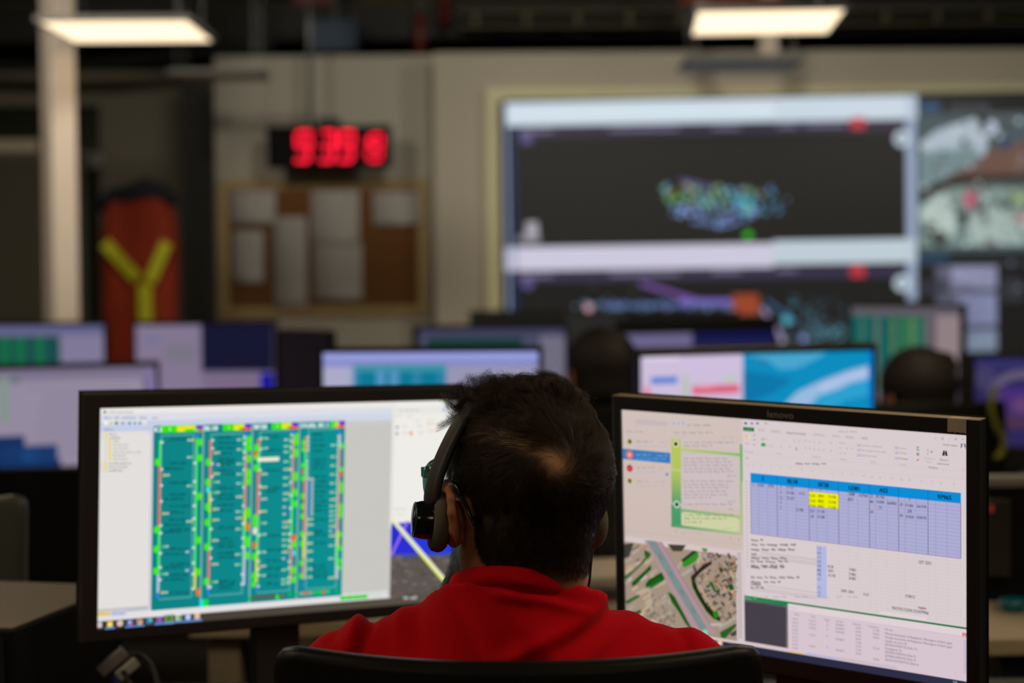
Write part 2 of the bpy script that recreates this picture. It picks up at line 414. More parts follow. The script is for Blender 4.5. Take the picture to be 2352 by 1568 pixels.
    track(988, 968, [(278, 375, GRN), (375, 740, PNK), (740, 830, YEL), (830, 958, GRN), (958, 1198, LAV)], -1); blob(988, 985, 262, -4, BLU, 36, 28)
    for y, h in ((300, 60), (345, 50), (415, 50), (505, 60), (555, 50), (750, 70), (930, 74), (1015, 50)): blob(988, 970, y, 17, h=h)
    blob(988, 965, 838, 18, (240, 130, 0), 50, 26)
    for y in (278, 320, 372, 410, 482, 590, 705, 815, 905, 960, 1130, 1190): dot(988, 965, y, -13)
    for y, q in ((295, GS), (355, GS), (445, GS), (508, GS), (565, GS), (648, YS), (740, GS), (780, YS), (848, GS), (1005, GS), (1068, GS)): star(988, 960, y, -1, q)
    names(812, 925, (285, 320, 352, 385, 420, 438, 455, 490, 512, 600, 640, 665, 705, 738, 845, 915, 938, 962, 1005, 1030, 1180, 1200, 1222), 71)
    # --- column 3
    loop(1072, 1276, 238, 1240, 1160)
    track(1064, 1045, [(290, 360, RED), (360, 490, GRN), (490, 772, RED), (772, 1000, GRN), (1000, 1180, YEL)], 1)
    for y in (345, 400, 470, 780, 815, 1020, 1140, 1190): blob(1064, 1045, y, -15)
    blob(1064, 1050, 390, -17, (240, 70, 50), 46, 32); blob(1064, 1030, 862, -14, (235, 235, 235), 46, 30); blob(1064, 1028, 950, -15, (240, 130, 0), 40, 26); blob(1064, 1030, 1220, 0, BLU, 36, 28)
    for y in (290, 355, 485, 585, 630, 745, 890, 995, 1050, 1100, 1135, 1205): dot(1064, 1045, y, 12)
    for y, q in ((288, GS), (350, GS), (510, YS), (592, YS), (665, (240, 190, 185)), (742, YS), (815, GS), (885, GS), (995, GS), (1082, YS), (1140, GS)): star(1064, 1050, y, 1, q)
    track(1280, 1258, [(270, 622, PNK), (622, 880, GRN), (880, 1172, PNK)], -1); blob(1280, 1280, 250, -4, BLU, 36, 28)
    for y, h in ((285, 60), (310, 50), (378, 60), (525, 60), (625, 50), (695, 46), (945, 50), (1105, 50), (1165, 46)): blob(1280, 1262, y, 17, h=h)
    blob(1280, 1258, 905, 18, (240, 120, 20), 40, 26); blob(1280, 1258, 1000, 18, (60, 225, 225), 40, 24)
    for y in (265, 305, 345, 400, 480, 560, 640, 720, 800, 880, 920, 960, 1050, 1090, 1150, 1180): dot(1280, 1258, y, -13)
    for y, q in ((295, GS), (335, GS), (370, GS), (430, GS), (478, YS), (530, GS), (575, GS), (628, YS), (665, GS), (712, BS), (755, BS), (805, YS), (835, YS), (878, GS), (915, GS), (950, GS), (990, YS), (1030, BS), (1100, GS), (1160, GS), (1185, GS)): star(1280, 1255, y, -1, q, 30)
    names(1110, 1215, (280, 365, 490, 600, 622, 895, 985, 1050, 1100, 1145, 1195), 131)
    # --- column 4
    loop(1372, 1565, 228, 1218, 1460)
    track(1356, 1338, [(280, 372, RED), (372, 542, GRN), (542, 880, RED), (880, 1030, YEL), (1030, 1160, PNK)], 1)
    for y in (315, 355, 455, 535, 645, 710, 770, 880, 940, 1060, 1140): blob(1356, 1338, y, -15, h=34, w=24)
    blob(1356, 1335, 495, -18, (236, 96, 20), 22, 20); blob(1356, 1330, 1195, 0, BLU, 36, 28)
    for y in range(280, 380, 26): dot(1356, 1342, y, 14)
    for y in range(430, 1165, 24): dot(1356, 1340, y, 12, 6)
    for y in range(560, 760, 22): star(1356, 1345, y, 1, BS, 26)
    for y, q in ((540, YS), (790, YS), (825, YS), (880, YS), (940, YS), (990, YS), (1045, GS), (1100, GS), (1150, GS)): star(1356, 1345, y, 1, q, 28)
    track(1568, 1545, [(262, 345, LAV), (345, 860, PNK), (860, 960, YEL), (960, 1075, GRN), (1075, 1160, LAV)], -1); blob(1568, 1568, 246, -4, BLU, 36, 28)
    for y, h in ((335, 40), (480, 30), (585, 60), (610, 40), (720, 60), (760, 50), (885, 34), (970, 34), (1050, 34), (1090, 34)): blob(1568, 1550, y, 15, h=h, w=22)
    blob(1568, 1548, 508, 15, (236, 96, 20), 24, 20)
    for y in range(275, 1165, 27): dot(1568, 1548, y, -12, 6)
    for y, q in ((328, GS), (400, GS), (455, GS), (510, GS), (565, GS), (620, GS), (665, YS), (705, GS), (738, GS), (765, GS), (795, GS), (830, YS), (860, BS), (890, YS), (950, GS), (1030, GS), (1150, YS)): star(1568, 1545, y, -1, q, 28)
    names(1400, 1500, (268, 300, 336, 370, 425, 450, 475, 530, 560, 590, 620, 650, 680, 710, 740, 795, 870, 890, 940, 1080, 1100, 1125, 1150), 191)
    # headings and bars over each column
    L(4)
    for (t, x, x2, xb) in (('K2', 416, 458, 716), ('BL18', 726, 842, 1018), ('BF28', 1034, 1146, 1310), ('DUAL 81.1', 1324, 1510, 1600)):
        y = 250-(x-416)*0.028
        c.rect(x2, y-42, xb, y-4, (60, 226, 10)); c.text(t, x, y-2, 28, (232, 244, 242), bold=0.9)
        L(5); d = xb-x2
        c.rect(x2+d*0.38, y-40, x2+d*0.58, y-6, (236, 226, 10)); c.rect(x2+d*0.55, y-40, xb-38, y-24, (240, 230, 20)); c.rect(xb-44, y-44, xb, y-22, (110, 30, 210)); c.rect(xb-60 if x > 416 else xb-26, y-20, xb-4, y-4, (240, 60, 30))
        L(6); c.rect(x2+d*0.2, y-32, x2+d*0.22, y-12, (210, 240, 190)); c.rect(x2+d*0.46, y-16, x2+d*0.48, y-10, (250, 250, 190)); c.rect(x2+d*0.66, y-34, x2+d*0.68, y-28, (250, 250, 190)); c.rect(x2+d*0.8, y-16, x2+d*0.83, y-10, (220, 250, 200)); L(4)
    # tool tip
    L(7); c.bar(1058, 406, 1190, 26, (236, 236, 210)); 
    # bottom rows of symbols
    L(5); c.rect(697, 1288, 722, 1332, (30, 226, 226)); c.rect(724, 1286, 752, 1328, (20, 220, 20))
    c.bar(1020, 1266, 1226, 24, (10, 30, 30)); L(6)
    for i in range(7): c.disc(1036+i*22, 1276-i*1.6, 8, (150, 156, 150)); L(7); c.rect(1033+i*22, 1272-i*1.6, 1040+i*22, 1280-i*1.6, (40, 60, 60)); L(6)
    c.disc(1180, 1270, 16, (40, 226, 30)); c.disc(1212, 1262, 8, (150, 156, 150)); c.disc(1010, 1278, 12, (0, 190, 40)); c.disc(1258, 1255, 12, (0, 190, 40)); c.disc(1302, 1252, 11, (0, 190, 40))
    for i, (x, q) in enumerate(((1330, (160, 166, 160)), (1357, (226, 110, 40)), (1384, (160, 166, 160)), (1413, (30, 216, 50)), (1440, (30, 216, 50)), (1468, (220, 96, 40)), (1496, (30, 216, 50)), (1545, (0, 190, 50)))): c.disc(x, 1250-i*2.2, 12, q)
    # green status block with darker marks
    L(3); c.bar(1570, 1268, 1742, 24, (20, 224, 30)); L(4)
    for x in (1585, 1630, 1675, 1718): c.bar(x-11, 1272-(x-1585)*0.06, x+11, 16, (0, 200, 10))
    c.words(1760, 1266, 1830, 8, (170, 170, 168), 9)
    # second window at the right
    c.Z = (860, 900, 4.612); L(1); c.rect(187, 98, 870, 1395, (238, 236, 230)); c.rect(187, 98, 196, 1395, (214, 214, 210)); L(2)
    c.rect(200, 170, 850, 220, (230, 229, 226)); c.disc(741, 187, 20, (70, 150, 236))
    for x in (285, 343, 392, 448): c.disc(x, 192, 11, (150, 148, 140))
    for x, x2, y, q in ((225, 320, 262, (200, 198, 190)), (345, 408, 268, (180, 178, 172)), (420, 480, 308, (190, 188, 184)), (560, 640, 300, (200, 196, 190)), (300, 345, 372, (190, 188, 184)), (460, 520, 365, (170, 168, 164)), (555, 690, 345, (236, 150, 130)), (300, 345, 440, (190, 188, 184)), (465, 520, 440, (165, 163, 160)), (550, 690, 418, (236, 140, 118)), (200, 340, 1245, (190, 188, 182)), (390, 460, 1250, (196, 194, 190)), (195, 325, 1300, (200, 198, 192)), (180, 210, 1345, (190, 188, 182))):
        c.words(x, y, x2, 15, q, x)
    c.disc(240, 372, 15, (120, 118, 108)); c.disc(238, 440, 15, (110, 112, 104)); c.disc(386, 436, 19, (240, 110, 80))
    # map window below it: water, road, land
    c.Z = (200, 900, 2.703); c.xmin = c.uv(1884, 1000)[0]; c.Z = (900, 1000, 3.92); L(1)
    c.rect(-60, 792, 640, 1520, (92, 84, 80)); L(2); c.rect(-60, 792, 640, 1070, (40, 44, 214)); c.poly([(-60, 820), (60, 960), (-60, 1010)], (20, 40, 170))
    c.poly([(150, 900), (520, 930), (520, 1075), (300, 1070)], (34, 66, 220)); c.poly([(-60, 1070), (640, 1040), (640, 1100), (-60, 1110)], (82, 92, 66))
    rg = random.Random(4); L(3)
    for i in range(150):
        x, y = rg.uniform(-50, 600), rg.uniform(1085, 1460); r = rg.uniform(8, 34)
        c.disc(x, y, r, rg.choice(((104, 92, 94), (84, 80, 66), (116, 104, 108), (74, 72, 58), (98, 86, 84), (88, 84, 84))), r*0.45, 8)
    L(4); c.line(140, 770, 0, 1060, 24, (150, 112, 232)); c.line(20, 1050, -60, 1075, 24, (150, 112, 232))
    L(5); c.line(-60, 745, 560, 1375, 60, (240, 236, 206)); c.line(-80, 770, 540, 1400, 20, (214, 240, 20))
    L(4); c.rect(100, 1430, 330, 1475, (86, 80, 72)); L(5); c.words(105, 1470, 250, 22, (230, 230, 226), 3)
    c.xmin = -c.W/2
    # task bar
    c.Z = (150, 1400, 3.136)
    L(3); 
    v0 = c.uv(215, 85)[1]; c.ruv(-c.W/2, -c.H/2, c.W/2, v0, (58, 52, 46), (88, 82, 70), True)
    L(4)
    icons = [(243, 108, (214, 200, 200)), (320, 102, (240, 200, 70)), (392, 96, (220, 190, 186)), (464, 92, (60, 130, 220)), (534, 84, (240, 180, 60)), (604, 78, (20, 130, 210)), (676, 70, (140, 90, 190)), (744, 64, (60, 150, 60)), (814, 56, (190, 220, 190)), (882, 52, (150, 180, 235)), (948, 46, (226, 190, 160))]
    c.rect(712, 38, 780, 100, (128, 124, 104)); L(5)
    for i, (x, y, q) in enumerate(icons):
        if i in (0, 1, 8, 10, 6): c.rect(x-19, y-19, x+19, y+18, q)
        else: c.disc(x, y, 22, q)
        L(6)
        if i == 4: c.disc(x, y, 9, (90, 150, 240)); c.rect(x-20, y-4, x-8, y+14, (40, 170, 80)); c.rect(x-12, y-20, x+14, y-10, (230, 60, 50))
        if i == 5: c.disc(x+8, y-6, 11, (90, 220, 110))
        if i == 3: c.disc(x+10, y+8, 10, (236, 60, 50)); c.disc(x-2, y-4, 6, (230, 240, 250))
        if i == 1: c.rect(x-16, y-2, x+16, y+14, (250, 226, 130))
        if i == 8: c.rect(x-2, y-14, x+14, y+12, (30, 140, 70))
        if i == 9: c.disc(x, y, 9, (240, 246, 252))
        if i == 7: c.disc(x, y-2, 9, (20, 90, 30))
        if i in (1, 3, 4, 6, 7, 8, 9, 10): c.rect(x-34, y+26, x+34, y+31, (96, 150, 226))
        L(5)
    return c
mon_L = build_monitor(left_screen(), 'wide black monitor left of the red-shirted man, its screen full of teal metro line diagrams', 0.74,
                      bez=(0.0195, 0.0165, 0.0215, 0.0165), m=mat('charcoal_bezel', (0.024, 0.023, 0.022), 0.45, bump=0.15, bscale=900), buttons=False)

def right_screen():
    c = Canvas((0.3325, 2.1279, 1.0418), MRx, MRy, 0.4738, 0.2961, (212, 196, 196))
    L = c.L; c.Z = (1400, 880, 2.279)
    PK = (214, 198, 198)
    L(1); c.rect(66, 130, 700, 878, (208, 192, 186), (204, 186, 178)); c.rect(698, 190, 1876, 1290, (216, 203, 206)); 
    # chat list
    c.Z = (1400, 900, 4.356); L(2)
    c.rect(255, 270, 580, 345, (196, 182, 184)); c.words(170, 400, 350, 14, (150, 140, 138), 1)
    c.line(180, 285, 205, 285, 2, (190, 176, 176)); c.line(180, 300, 205, 300, 2, (190, 176, 176))
    for y, q, x2 in ((480, (140, 130, 126), 440), (625, (120, 165, 215), 420), (745, (150, 140, 136), 460), (885, (160, 150, 146), 395)):
        pass
    c.rect(135, 565, 612, 715, (56, 122, 186)); L(3)
    for (x, y, x2, q) in ((270, 500, 440, (150, 140, 134)), (500, 505, 590, (180, 168, 164)), (270, 548, 590, (170, 180, 200)), (270, 632, 420, (130, 175, 222)), (475, 640, 590, (130, 175, 222)), (268, 672, 580, (110, 160, 214)), (275, 760, 460, (156, 144, 140)), (500, 768, 575, (180, 168, 164)), (275, 805, 520, (160, 176, 206)), (275, 895, 395, (164, 152, 148)), (455, 905, 575, (180, 168, 164)), (270, 940, 570, (164, 178, 206))):
        c.words(x, y, x2, 15, q, x+y)
    for y in (495, 888): c.disc(205, y, 36, (204, 200, 150)); L(4); c.disc(205, y, 24, (34, 40, 16)); L(5); c.disc(198, y+2, 9, (170, 180, 30)); L(3)
    c.disc(203, 627, 42, (240, 110, 84)); c.disc(205, 762, 38, (180, 18, 30)); L(4); c.disc(203, 627, 20, (246, 170, 150)); c.disc(205, 762, 17, (214, 90, 90)); L(3); c.disc(578, 822, 16, (60, 130, 216))
    # chat header
    for x in (648, 694, 740): c.disc(x, 312, 12, (130, 170, 224))
    c.words(780, 338, 1060, 22, (164, 154, 156), 8); c.words(650, 410, 1040, 16, (150, 140, 142), 9); c.words(650, 445, 785, 12, (186, 176, 176), 10)
    for x in (1140, 1222): c.disc(x, 452, 14, (180, 168, 168)); L(4); c.disc(x, 452, 9, (212, 196, 194)); L(3)
    c.rect(1288, 444, 1294, 470, (180, 168, 168)); c.rect(1228, 290, 1300, 293, (186, 176, 176)); c.line(1280, 355, 1292, 370, 2, (150, 140, 140))
    # chat background
    L(2)
    c.rect(618, 465, 720, 780, (186, 196, 92), (178, 196, 92)); c.rect(618, 780, 720, 1120, (178, 196, 92), (78, 156, 108)); c.rect(618, 1120, 720, 1335, (78, 156, 108), (66, 152, 100))
    c.bar(720, 562, 1335, 30, (186, 200, 104), (120, 190, 100), True)
    c.rect(1305, 520, 1335, 900, (100, 176, 100), (120, 180, 110)); c.rect(1305, 900, 1335, 1420, (150, 186, 120), (180, 190, 140)); c.bar(720, 1168, 1335, 34, (110, 172, 116), (170, 190, 130), True); c.bar(618, 1318, 1335, 30, (70, 152, 104), (180, 192, 140), True)
    L(3)
    def bubble(x0, y0, x1, y1, q):
        c.rect(x0, y0+16, x1, y1-16, q); c.rect(x0+16, y0, x1-16, y1, q)
    bubble(722, 470, 1305, 580, (206, 192, 190)); bubble(722, 590, 1300, 1175, (204, 190, 192)); bubble(722, 1195, 1300, 1400, (204, 208, 164))
    L(4)
    for i, (y, x0, x1) in enumerate(((508, 745, 1250), (540, 745, 1040), (622, 748, 880), (668, 742, 1190), (702, 742, 1250), (735, 745, 1255), (770, 748, 1215), (800, 752, 1270), (842, 1180, 1270), (893, 745, 1262), (928, 745, 1200), (958, 748, 1205), (995, 750, 1195), (1030, 750, 1190), (1060, 752, 1030), (1098, 1190, 1265), (1125, 750, 1240), (1170, 1190, 1250))):
        c.words(x0, y+(x1-x0)*0.0, x1, 15, (150, 136, 142) if i != 2 else (168, 182, 208), i+60, 0.7)
    for i, (y, x1) in enumerate(((1232, 1255), (1268, 1180), (1305, 930))): c.words(752, y, x1, 17, (134, 138, 100), i+90, 0.7)
    c.words(1140, 1365, 1245, 12, (150, 196, 130), 95); c.disc(668, 518, 36, (220, 218, 190)); c.disc(678, 1122, 40, (190, 212, 190)); L(5)
    c.disc(668, 518, 23, (40, 40, 26)); c.disc(678, 1122, 23, (50, 46, 26))
    L(3); c.bar(150, 1378, 1335, 3, (180, 166, 166)); c.words(720, 1412, 940, 14, (176, 164, 166), 97); c.disc(670, 1392, 12, (176, 164, 166))
    c.disc(1214, 1460, 14, (186, 172, 172)); c.disc(1295, 1475, 14, (186, 172, 172))
    # satellite view
    c.Z = (1420, 1200, 4.9); L(2)
    c.rect(68, 210, 1340, 1330, (162, 144, 126)); rg = random.Random(12)
    c.rect(1340, 300, 1425, 1360, (210, 196, 200)); L(3); c.rect(1352, 330, 1360, 1300, (120, 110, 110)); c.rect(1378, 330, 1384, 1300, (140, 130, 132)); c.rect(1385, 250, 1400, 1330, (222, 208, 212))
    def ry(x): return (x-70)*0.07            # the view's own slope in the photograph
    def rot_rect(cx, cy, a, b, ang, q, lay):
        L(lay); co, si = math.cos(ang), math.sin(ang)
        c.poly([(cx+co*dx-si*dy, cy+si*dx+co*dy) for dx, dy in ((-a, -b), (a, -b), (a, b), (-a, b))], q)
    for i in range(70):                      # plots left of the road
        x = rg.uniform(80, 560); y = rg.uniform(240, 1180)
        if x > 330+(y-200)*0.45: continue
        rot_rect(x, y, rg.uniform(20, 60), rg.uniform(8, 18), -0.65+rg.uniform(-.1, .1), rg.choice(((186, 168, 130), (202, 186, 180), (150, 126, 100), (196, 172, 148), (120, 112, 92), (196, 150, 124), (176, 160, 150))), 3)
    for i in range(240):                     # roofs right of the road
        x = rg.uniform(820, 1335); y = rg.uniform(340, 1100)
        if (y-560) > (x-820)*1.6+60: continue
        rot_rect(x, y, rg.uniform(8, 34), rg.uniform(5, 13), rg.choice((-0.6, 0.98))+rg.uniform(-.08, .08), rg.choice(((176, 140, 112), (110, 90, 86), (86, 68, 64), (170, 162, 160), (130, 104, 86), (200, 166, 134), (60, 50, 50), (70, 60, 50), (150, 140, 142), (160, 116, 86), (50, 60, 40))), 3+(i % 2))
    for i in range(110):
        x = rg.uniform(360, 640); y = rg.uniform(800, 1190)
        rot_rect(x, y, rg.uniform(6, 24), rg.uniform(4, 9), -0.6+rg.choice((0, 1.57)), rg.choice(((130, 122, 108), (168, 156, 140), (112, 104, 92), (184, 172, 156), (150, 140, 128))), 3)
    for i in range(60):
        x = rg.uniform(80, 500); y = rg.uniform(1060, 1230)
        rot_rect(x, y, rg.uniform(8, 24), rg.uniform(4, 9), -0.5, rg.choice(((190, 178, 168), (140, 130, 116), (170, 150, 170), (124, 112, 112))), 3)
    def blob(pts, q, lay=5): L(lay); c.poly(pts, q)
    blob([(70, 240), (180, 225), (130, 380), (70, 400)], (60, 58, 52))
    blob([(310, 690), (345, 640), (490, 555), (530, 600), (515, 650), (370, 745), (320, 740)], (10, 84, 18)); blob([(360, 700), (480, 610), (500, 640), (380, 720)], (16, 100, 24), 6)
    blob([(155, 670), (300, 540), (370, 470), (380, 520), (230, 670), (190, 710), (160, 705)], (24, 84, 24))
    blob([(80, 600), (190, 520), (300, 400), (350, 340), (375, 370), (310, 430), (200, 540), (90, 640)], (60, 96, 44))
    blob([(725, 430), (850, 330), (900, 330), (915, 380), (860, 450), (760, 500), (730, 490)], (50, 138, 40)); blob([(710, 420), (850, 310), (900, 320), (740, 440)], (36, 60, 34), 6)
    blob([(560, 780), (600, 790), (690, 880), (760, 1010), (800, 1100), (880, 1220), (860, 1250), (760, 1130), (690, 1010), (600, 880)], (10, 88, 16))
    blob([(820, 600), (870, 610), (900, 740), (990, 900), (1080, 1000), (1150, 1060), (1160, 1110), (1080, 1080), (1000, 1000), (900, 840), (840, 720)], (18, 46, 18))
    blob([(830, 600), (960, 470), (1050, 430), (1060, 460), (930, 560), (860, 640)], (50, 34, 34))
    blob([(1070, 990), (1120, 990), (1140, 1040), (1110, 1080), (1080, 1060)], (30, 130, 30), 6)
    blob([(1240, 690), (1290, 690), (1310, 750), (1260, 760)], (14, 84, 18)); blob([(1020, 660), (1060, 660), (1110, 760), (1080, 770)], (30, 100, 26)); blob([(1140, 510), (1170, 500), (1190, 550), (1150, 560)], (20, 66, 20))
    blob([(940, 280), (1010, 290), (1000, 330), (960, 320)], (70, 146, 60)); blob([(80, 880), (240, 800), (250, 830), (100, 920)], (40, 96, 40)); blob([(120, 1020), (260, 980), (270, 1010), (170, 1050)], (30, 76, 34))
    blob([(1150, 1230), (1330, 1130), (1335, 1160), (1210, 1300), (1160, 1290)], (40, 92, 36)); blob([(560, 240), (770, 250), (720, 320), (620, 320)], (66, 60, 50))
    blob([(1260, 1250), (1335, 1200), (1335, 1260), (1290, 1280)], (70, 66, 60)); blob([(300, 300), (370, 340), (340, 400), (300, 370)], (30, 90, 24), 5)
    # pale streets and the big road
    L(5); c.line(860, 640, 1100, 1000, 24, (190, 158, 130)); c.line(830, 520, 640, 640, 30, (176, 166, 156)); c.line(930, 330, 900, 460, 34, (186, 174, 162)); c.line(540, 660, 210, 800, 40, (184, 168, 152)); c.line(360, 760, 380, 1000, 26, (180, 164, 148)); c.line(640, 560, 720, 440, 26, (184, 164, 148))
    c.line(1010, 1150, 1170, 1140, 30, (196, 176, 168)); c.line(150, 1130, 860, 1230, 34, (140, 116, 150)); c.line(1140, 1180, 1335, 1060, 30, (170, 166, 156))
    L(6); c.poly([(300, 195), (500, 215), (1090, 1240), (880, 1270)], (176, 142, 150)); L(7); c.poly([(330, 195), (430, 205), (1010, 1195), (935, 1215)], (120, 140, 138))
    for k in range(9):
        t = k/9; L(7.5); x = 400+560*t; y = 250+900*t; c.line(x, y, x+34, y+58, 8, (76, 96, 98) if k % 2 else (132, 150, 146))
    L(7); c.line(500, 235, 1060, 1180, 10, (136, 110, 150)); 
    L(8); c.disc(985, 1230, 36, (110, 214, 180)); 
    # upper right: spreadsheet ribbon
    c.Z = (1700, 920, 3.92); L(2)
    c.rect(28, 235, 128, 278, (20, 118, 66)); L(3); c.words(40, 262, 118, 12, (110, 180, 140), 3)
    GR = (150, 140, 146); DG = (96, 88, 94)
    for x, q in ((52, (20, 110, 60)), (108, (180, 110, 210)), (158, (120, 130, 190)), (235, (180, 170, 176))): c.rect(x-12, 192-0, x+12, 214, q)
    tabs = [('INICIO', 165, 270, GR), ('INSERTAR', 276, 283, GR), ('DISENO DE PAGINA', 418, 297, DG), ('FORMULAS', 662, 312, GR), ('DATOS', 832, 325, GR), ('REVISAR', 952, 336, GR), ('VISTA', 1095, 345, DG)]
    for t, x, y, q in tabs: c.text(t, x, y, 19, q, sx=0.78)
    c.words(888, 282, 1070, 14, (170, 160, 166), 4)
    c.rect(50, 308, 78, 346, (232, 186, 80)); c.rect(62, 318, 90, 342, (226, 214, 200)); c.text('Pegar', 48, 390, 16, GR, sx=0.8)
    for x, y in ((130, 310), (130, 352), (130, 396), (204, 350)): c.rect(x-9, y-8, x+9, y+8, (176, 166, 176))
    c.text('Calibri', 192, 348, 17, GR, sx=0.9); c.text('11', 388, 358, 16, GR)
    c.rect(192, 378, 230, 412, (40, 160, 90)); 
    for x, y in ((250, 400), (290, 406), (370, 412), (450, 416), (590, 425), (630, 430), (670, 436), (712, 440), (756, 444), (820, 450), (490, 360), (535, 364), (590, 358), (630, 366), (672, 372), (716, 376), (818, 380), (905, 425), (965, 428), (1010, 430), (905, 470), (945, 474)):
        c.line(x-9, y-5, x+9, y-5, 3, (176, 164, 172)); c.line(x-9, y+2, x+9, y+2, 3, (176, 164, 172)); c.line(x-6, y+8, x+6, y+8, 3, (186, 174, 182))
    c.text('A', 500, 434, 20, (96, 80, 90)); c.rect(498, 436, 524, 443, (220, 50, 40))
    c.text('General', 890, 384, 16, GR, sx=0.85)
    for t, x, y in (('Portapapeles', 38, 460), ('Fuente', 326, 480), ('Alineacion', 650, 508), ('Numero', 902, 532), ('Estilos', 1176, 556), ('Celdas', 1440, 580)): c.text(t, x, y, 16, (160, 150, 154), sx=0.85)
    for t, x, y in (('Formato condicional', 1090, 408), ('Dar formato como tabla', 1092, 452), ('Estilos de celda', 1092, 498), ('Insertar', 1430, 432), ('Eliminar', 1432, 476), ('Formato', 1432, 526)):
        c.text(t, x, y, 18, DG if t == 'Formato' else (156, 146, 154), sx=0.9); c.rect(x-34, y-20, x-8, y+4, (170, 164, 190)); L(4); c.rect(x-28, y-14, x-14, y-2, (206, 196, 214)); L(3)
    c.line(1592, 415, 1616, 415, 4, (40, 36, 40)); c.line(1592, 415, 1604, 429, 4, (40, 36, 40)); c.line(1604, 429, 1592, 444, 4, (40, 36, 40)); c.line(1592, 444, 1616, 444, 4, (40, 36, 40))
    c.rect(1590, 466, 1614, 494, (150, 144, 160)); c.line(1592, 540, 1612, 524, 9, (216, 70, 100)); c.text('A', 1682, 452, 20, GR); c.text('Z', 1682, 484, 20, GR); c.poly([(1710, 452), (1742, 454), (1726, 470)], GR)
    c.poly([(1820, 492), (1832, 446), (1842, 446), (1844, 494)], (40, 40, 50)); c.poly([(1848, 494), (1850, 448), (1860, 448), (1872, 496)], (40, 40, 50)); c.rect(1838, 462, 1854, 474, (40, 40, 50))
    c.text('Ordenar y', 1660, 524, 17, (170, 160, 168), sx=0.9); c.text('filtrar', 1674, 556, 17, (170, 160, 168), sx=0.9)
    c.text('Buscar y', 1800, 538, 18, DG, sx=0.88); c.text('seleccionar', 1776, 572, 18, DG, sx=0.9); c.text('Modificar', 1698, 606, 17, DG, sx=0.92)
    c.text('Iniciar sesion', 1828, 402, 19, DG, sx=0.9); c.rect(1988, 384, 2034, 430, (120, 116, 136)); L(4); c.disc(2012, 400, 9, (220, 210, 220)); c.disc(2012, 424, 15, (220, 210, 220), 12); L(3)
    for x, t in ((1760, '?'), (1880, '-'), (2006, 'x')): c.text(t, x, 352-(0 if t != '-' else -4), 20, (130, 120, 126), 'c')
    c.rect(1812, 332, 1834, 350, (160, 150, 156)); c.rect(1934, 336, 1954, 356, (160, 150, 156)); L(4); c.rect(1816, 337, 1830, 347, PK); c.rect(1938, 342, 1950, 353, PK); L(3)
    for x in (160, 870, 1045, 1385, 1560, 1930): c.line(x, 300+x*0.06, x, 460+x*0.075, 1.6, (196, 184, 188))
    c.rect(30, 425, 35, 430, GR)
    c.words(50, 520, 85, 14, GR, 5); c.words(500, 572, 778, 18, (130, 120, 128), 6)
    for x, y in ((300, 530), (370, 540), (433, 545)): c.text('x' if x < 350 else 'v', x, y, 14, (160, 150, 156), 'c')
    c.line(28, 475, 2020, 635, 1.6, (190, 178, 184)); c.line(28, 555, 2020, 705, 1.6, (196, 184, 190))
    c.text('^', 2000, 630, 22, GR); c.text('v', 2002, 694, 15, GR)
    lets = [('D', 280, 605), ('E', 370, 612), ('F', 452, 618), ('G', 560, 628), ('H', 652, 640), ('I', 728, 646), ('J', 834, 658), ('K', 922, 664), ('L', 1008, 672), ('M', 1112, 684), ('N', 1188, 694), ('O', 1264, 702), ('P', 1372, 708), ('Q', 1454, 718), ('R', 1528, 722), ('S', 1636, 732), ('T', 1726, 740), ('U', 1810, 752), ('V', 1926, 760), ('A', 70, 588), ('B', 122, 592), ('C', 190, 598)]
    for t, x, y in lets: c.text(t, x, y, 16, (140, 130, 138) if x > 1000 else (166, 154, 162), 'c')
    # worksheet grid below the table
    ux = [c.uv(x, 640+(x-90)*0.09)[0] for x in (95, 166, 247, 334, 420, 503, 622, 690, 783, 888, 974, 1060, 1166, 1220, 1326, 1428, 1486, 1585, 1694, 1762, 1864, 1990)]
    vtop = c.uv(95, 735)[1]; vhead = c.uv(95, 648)[1]; vbot = c.uv(95, 1192)[1]
    c.Z = (1400, 880, 2.279); vend = c.uv(740, 1100)[1]; c.Z = (1700, 920, 3.92)
    rowh = (vtop-vbot)/15
    L(2); 
    for k in range(1, 24):
        v = vbot-k*rowh*0.985
        if v < vend: break
        c.ruv(ux[0] if k > 14 else ux[7], v-0.00012, ux[-1], v+0.00012, (196, 184, 192))
    for uu in ux[9:]: c.ruv(uu-0.0001, vend, uu+0.0001, vbot, (198, 186, 194))
    for k, yy in enumerate(range(26)): c.ruv(c.uv(48, 700)[0], vtop-k*rowh, c.uv(66, 700)[0], vtop-k*rowh+0.0012, (180, 168, 180))
    L(3); c.ruv(ux[0], vtop, ux[-1], vhead, (0, 140, 214)); c.ruv(ux[0], vbot, ux[-1], vtop, (172, 172, 212))
    L(4); sc = c.sc()
    for k in range(16): c.ruv(ux[0], vtop-k*rowh-0.7*sc, ux[-1], vtop-k*rowh+0.7*sc, (126, 122, 160)); c.ruv(ux[0], vtop-k*rowh-7*sc, ux[-1], vtop-k*rowh-6*sc, (150, 148, 186))
    heavy = {0, 3, 6, 9, 12, 15, 18, 21}
    for i, uu in enumerate(ux):
        ww = (2.0 if i in heavy else 0.9)*sc; c.ruv(uu-ww, vbot, uu+ww, vtop, (44, 40, 70) if i in heavy else (112, 108, 146))
        if i in heavy and 0 < i < 21: c.ruv(uu-1.6*sc, vtop, uu+1.6*sc, vhead, (0, 70, 120))
    c.ruv(ux[0], vbot-1.5*sc, ux[-1], vbot+1.5*sc, (60, 56, 90))
    L(5); y0 = vtop-1*rowh+0.1*rowh
    c.ruv(ux[6]+1*sc, vtop-5.1*rowh*0.98, ux[9]-1*sc, y0, (234, 234, 0))
    L(6)
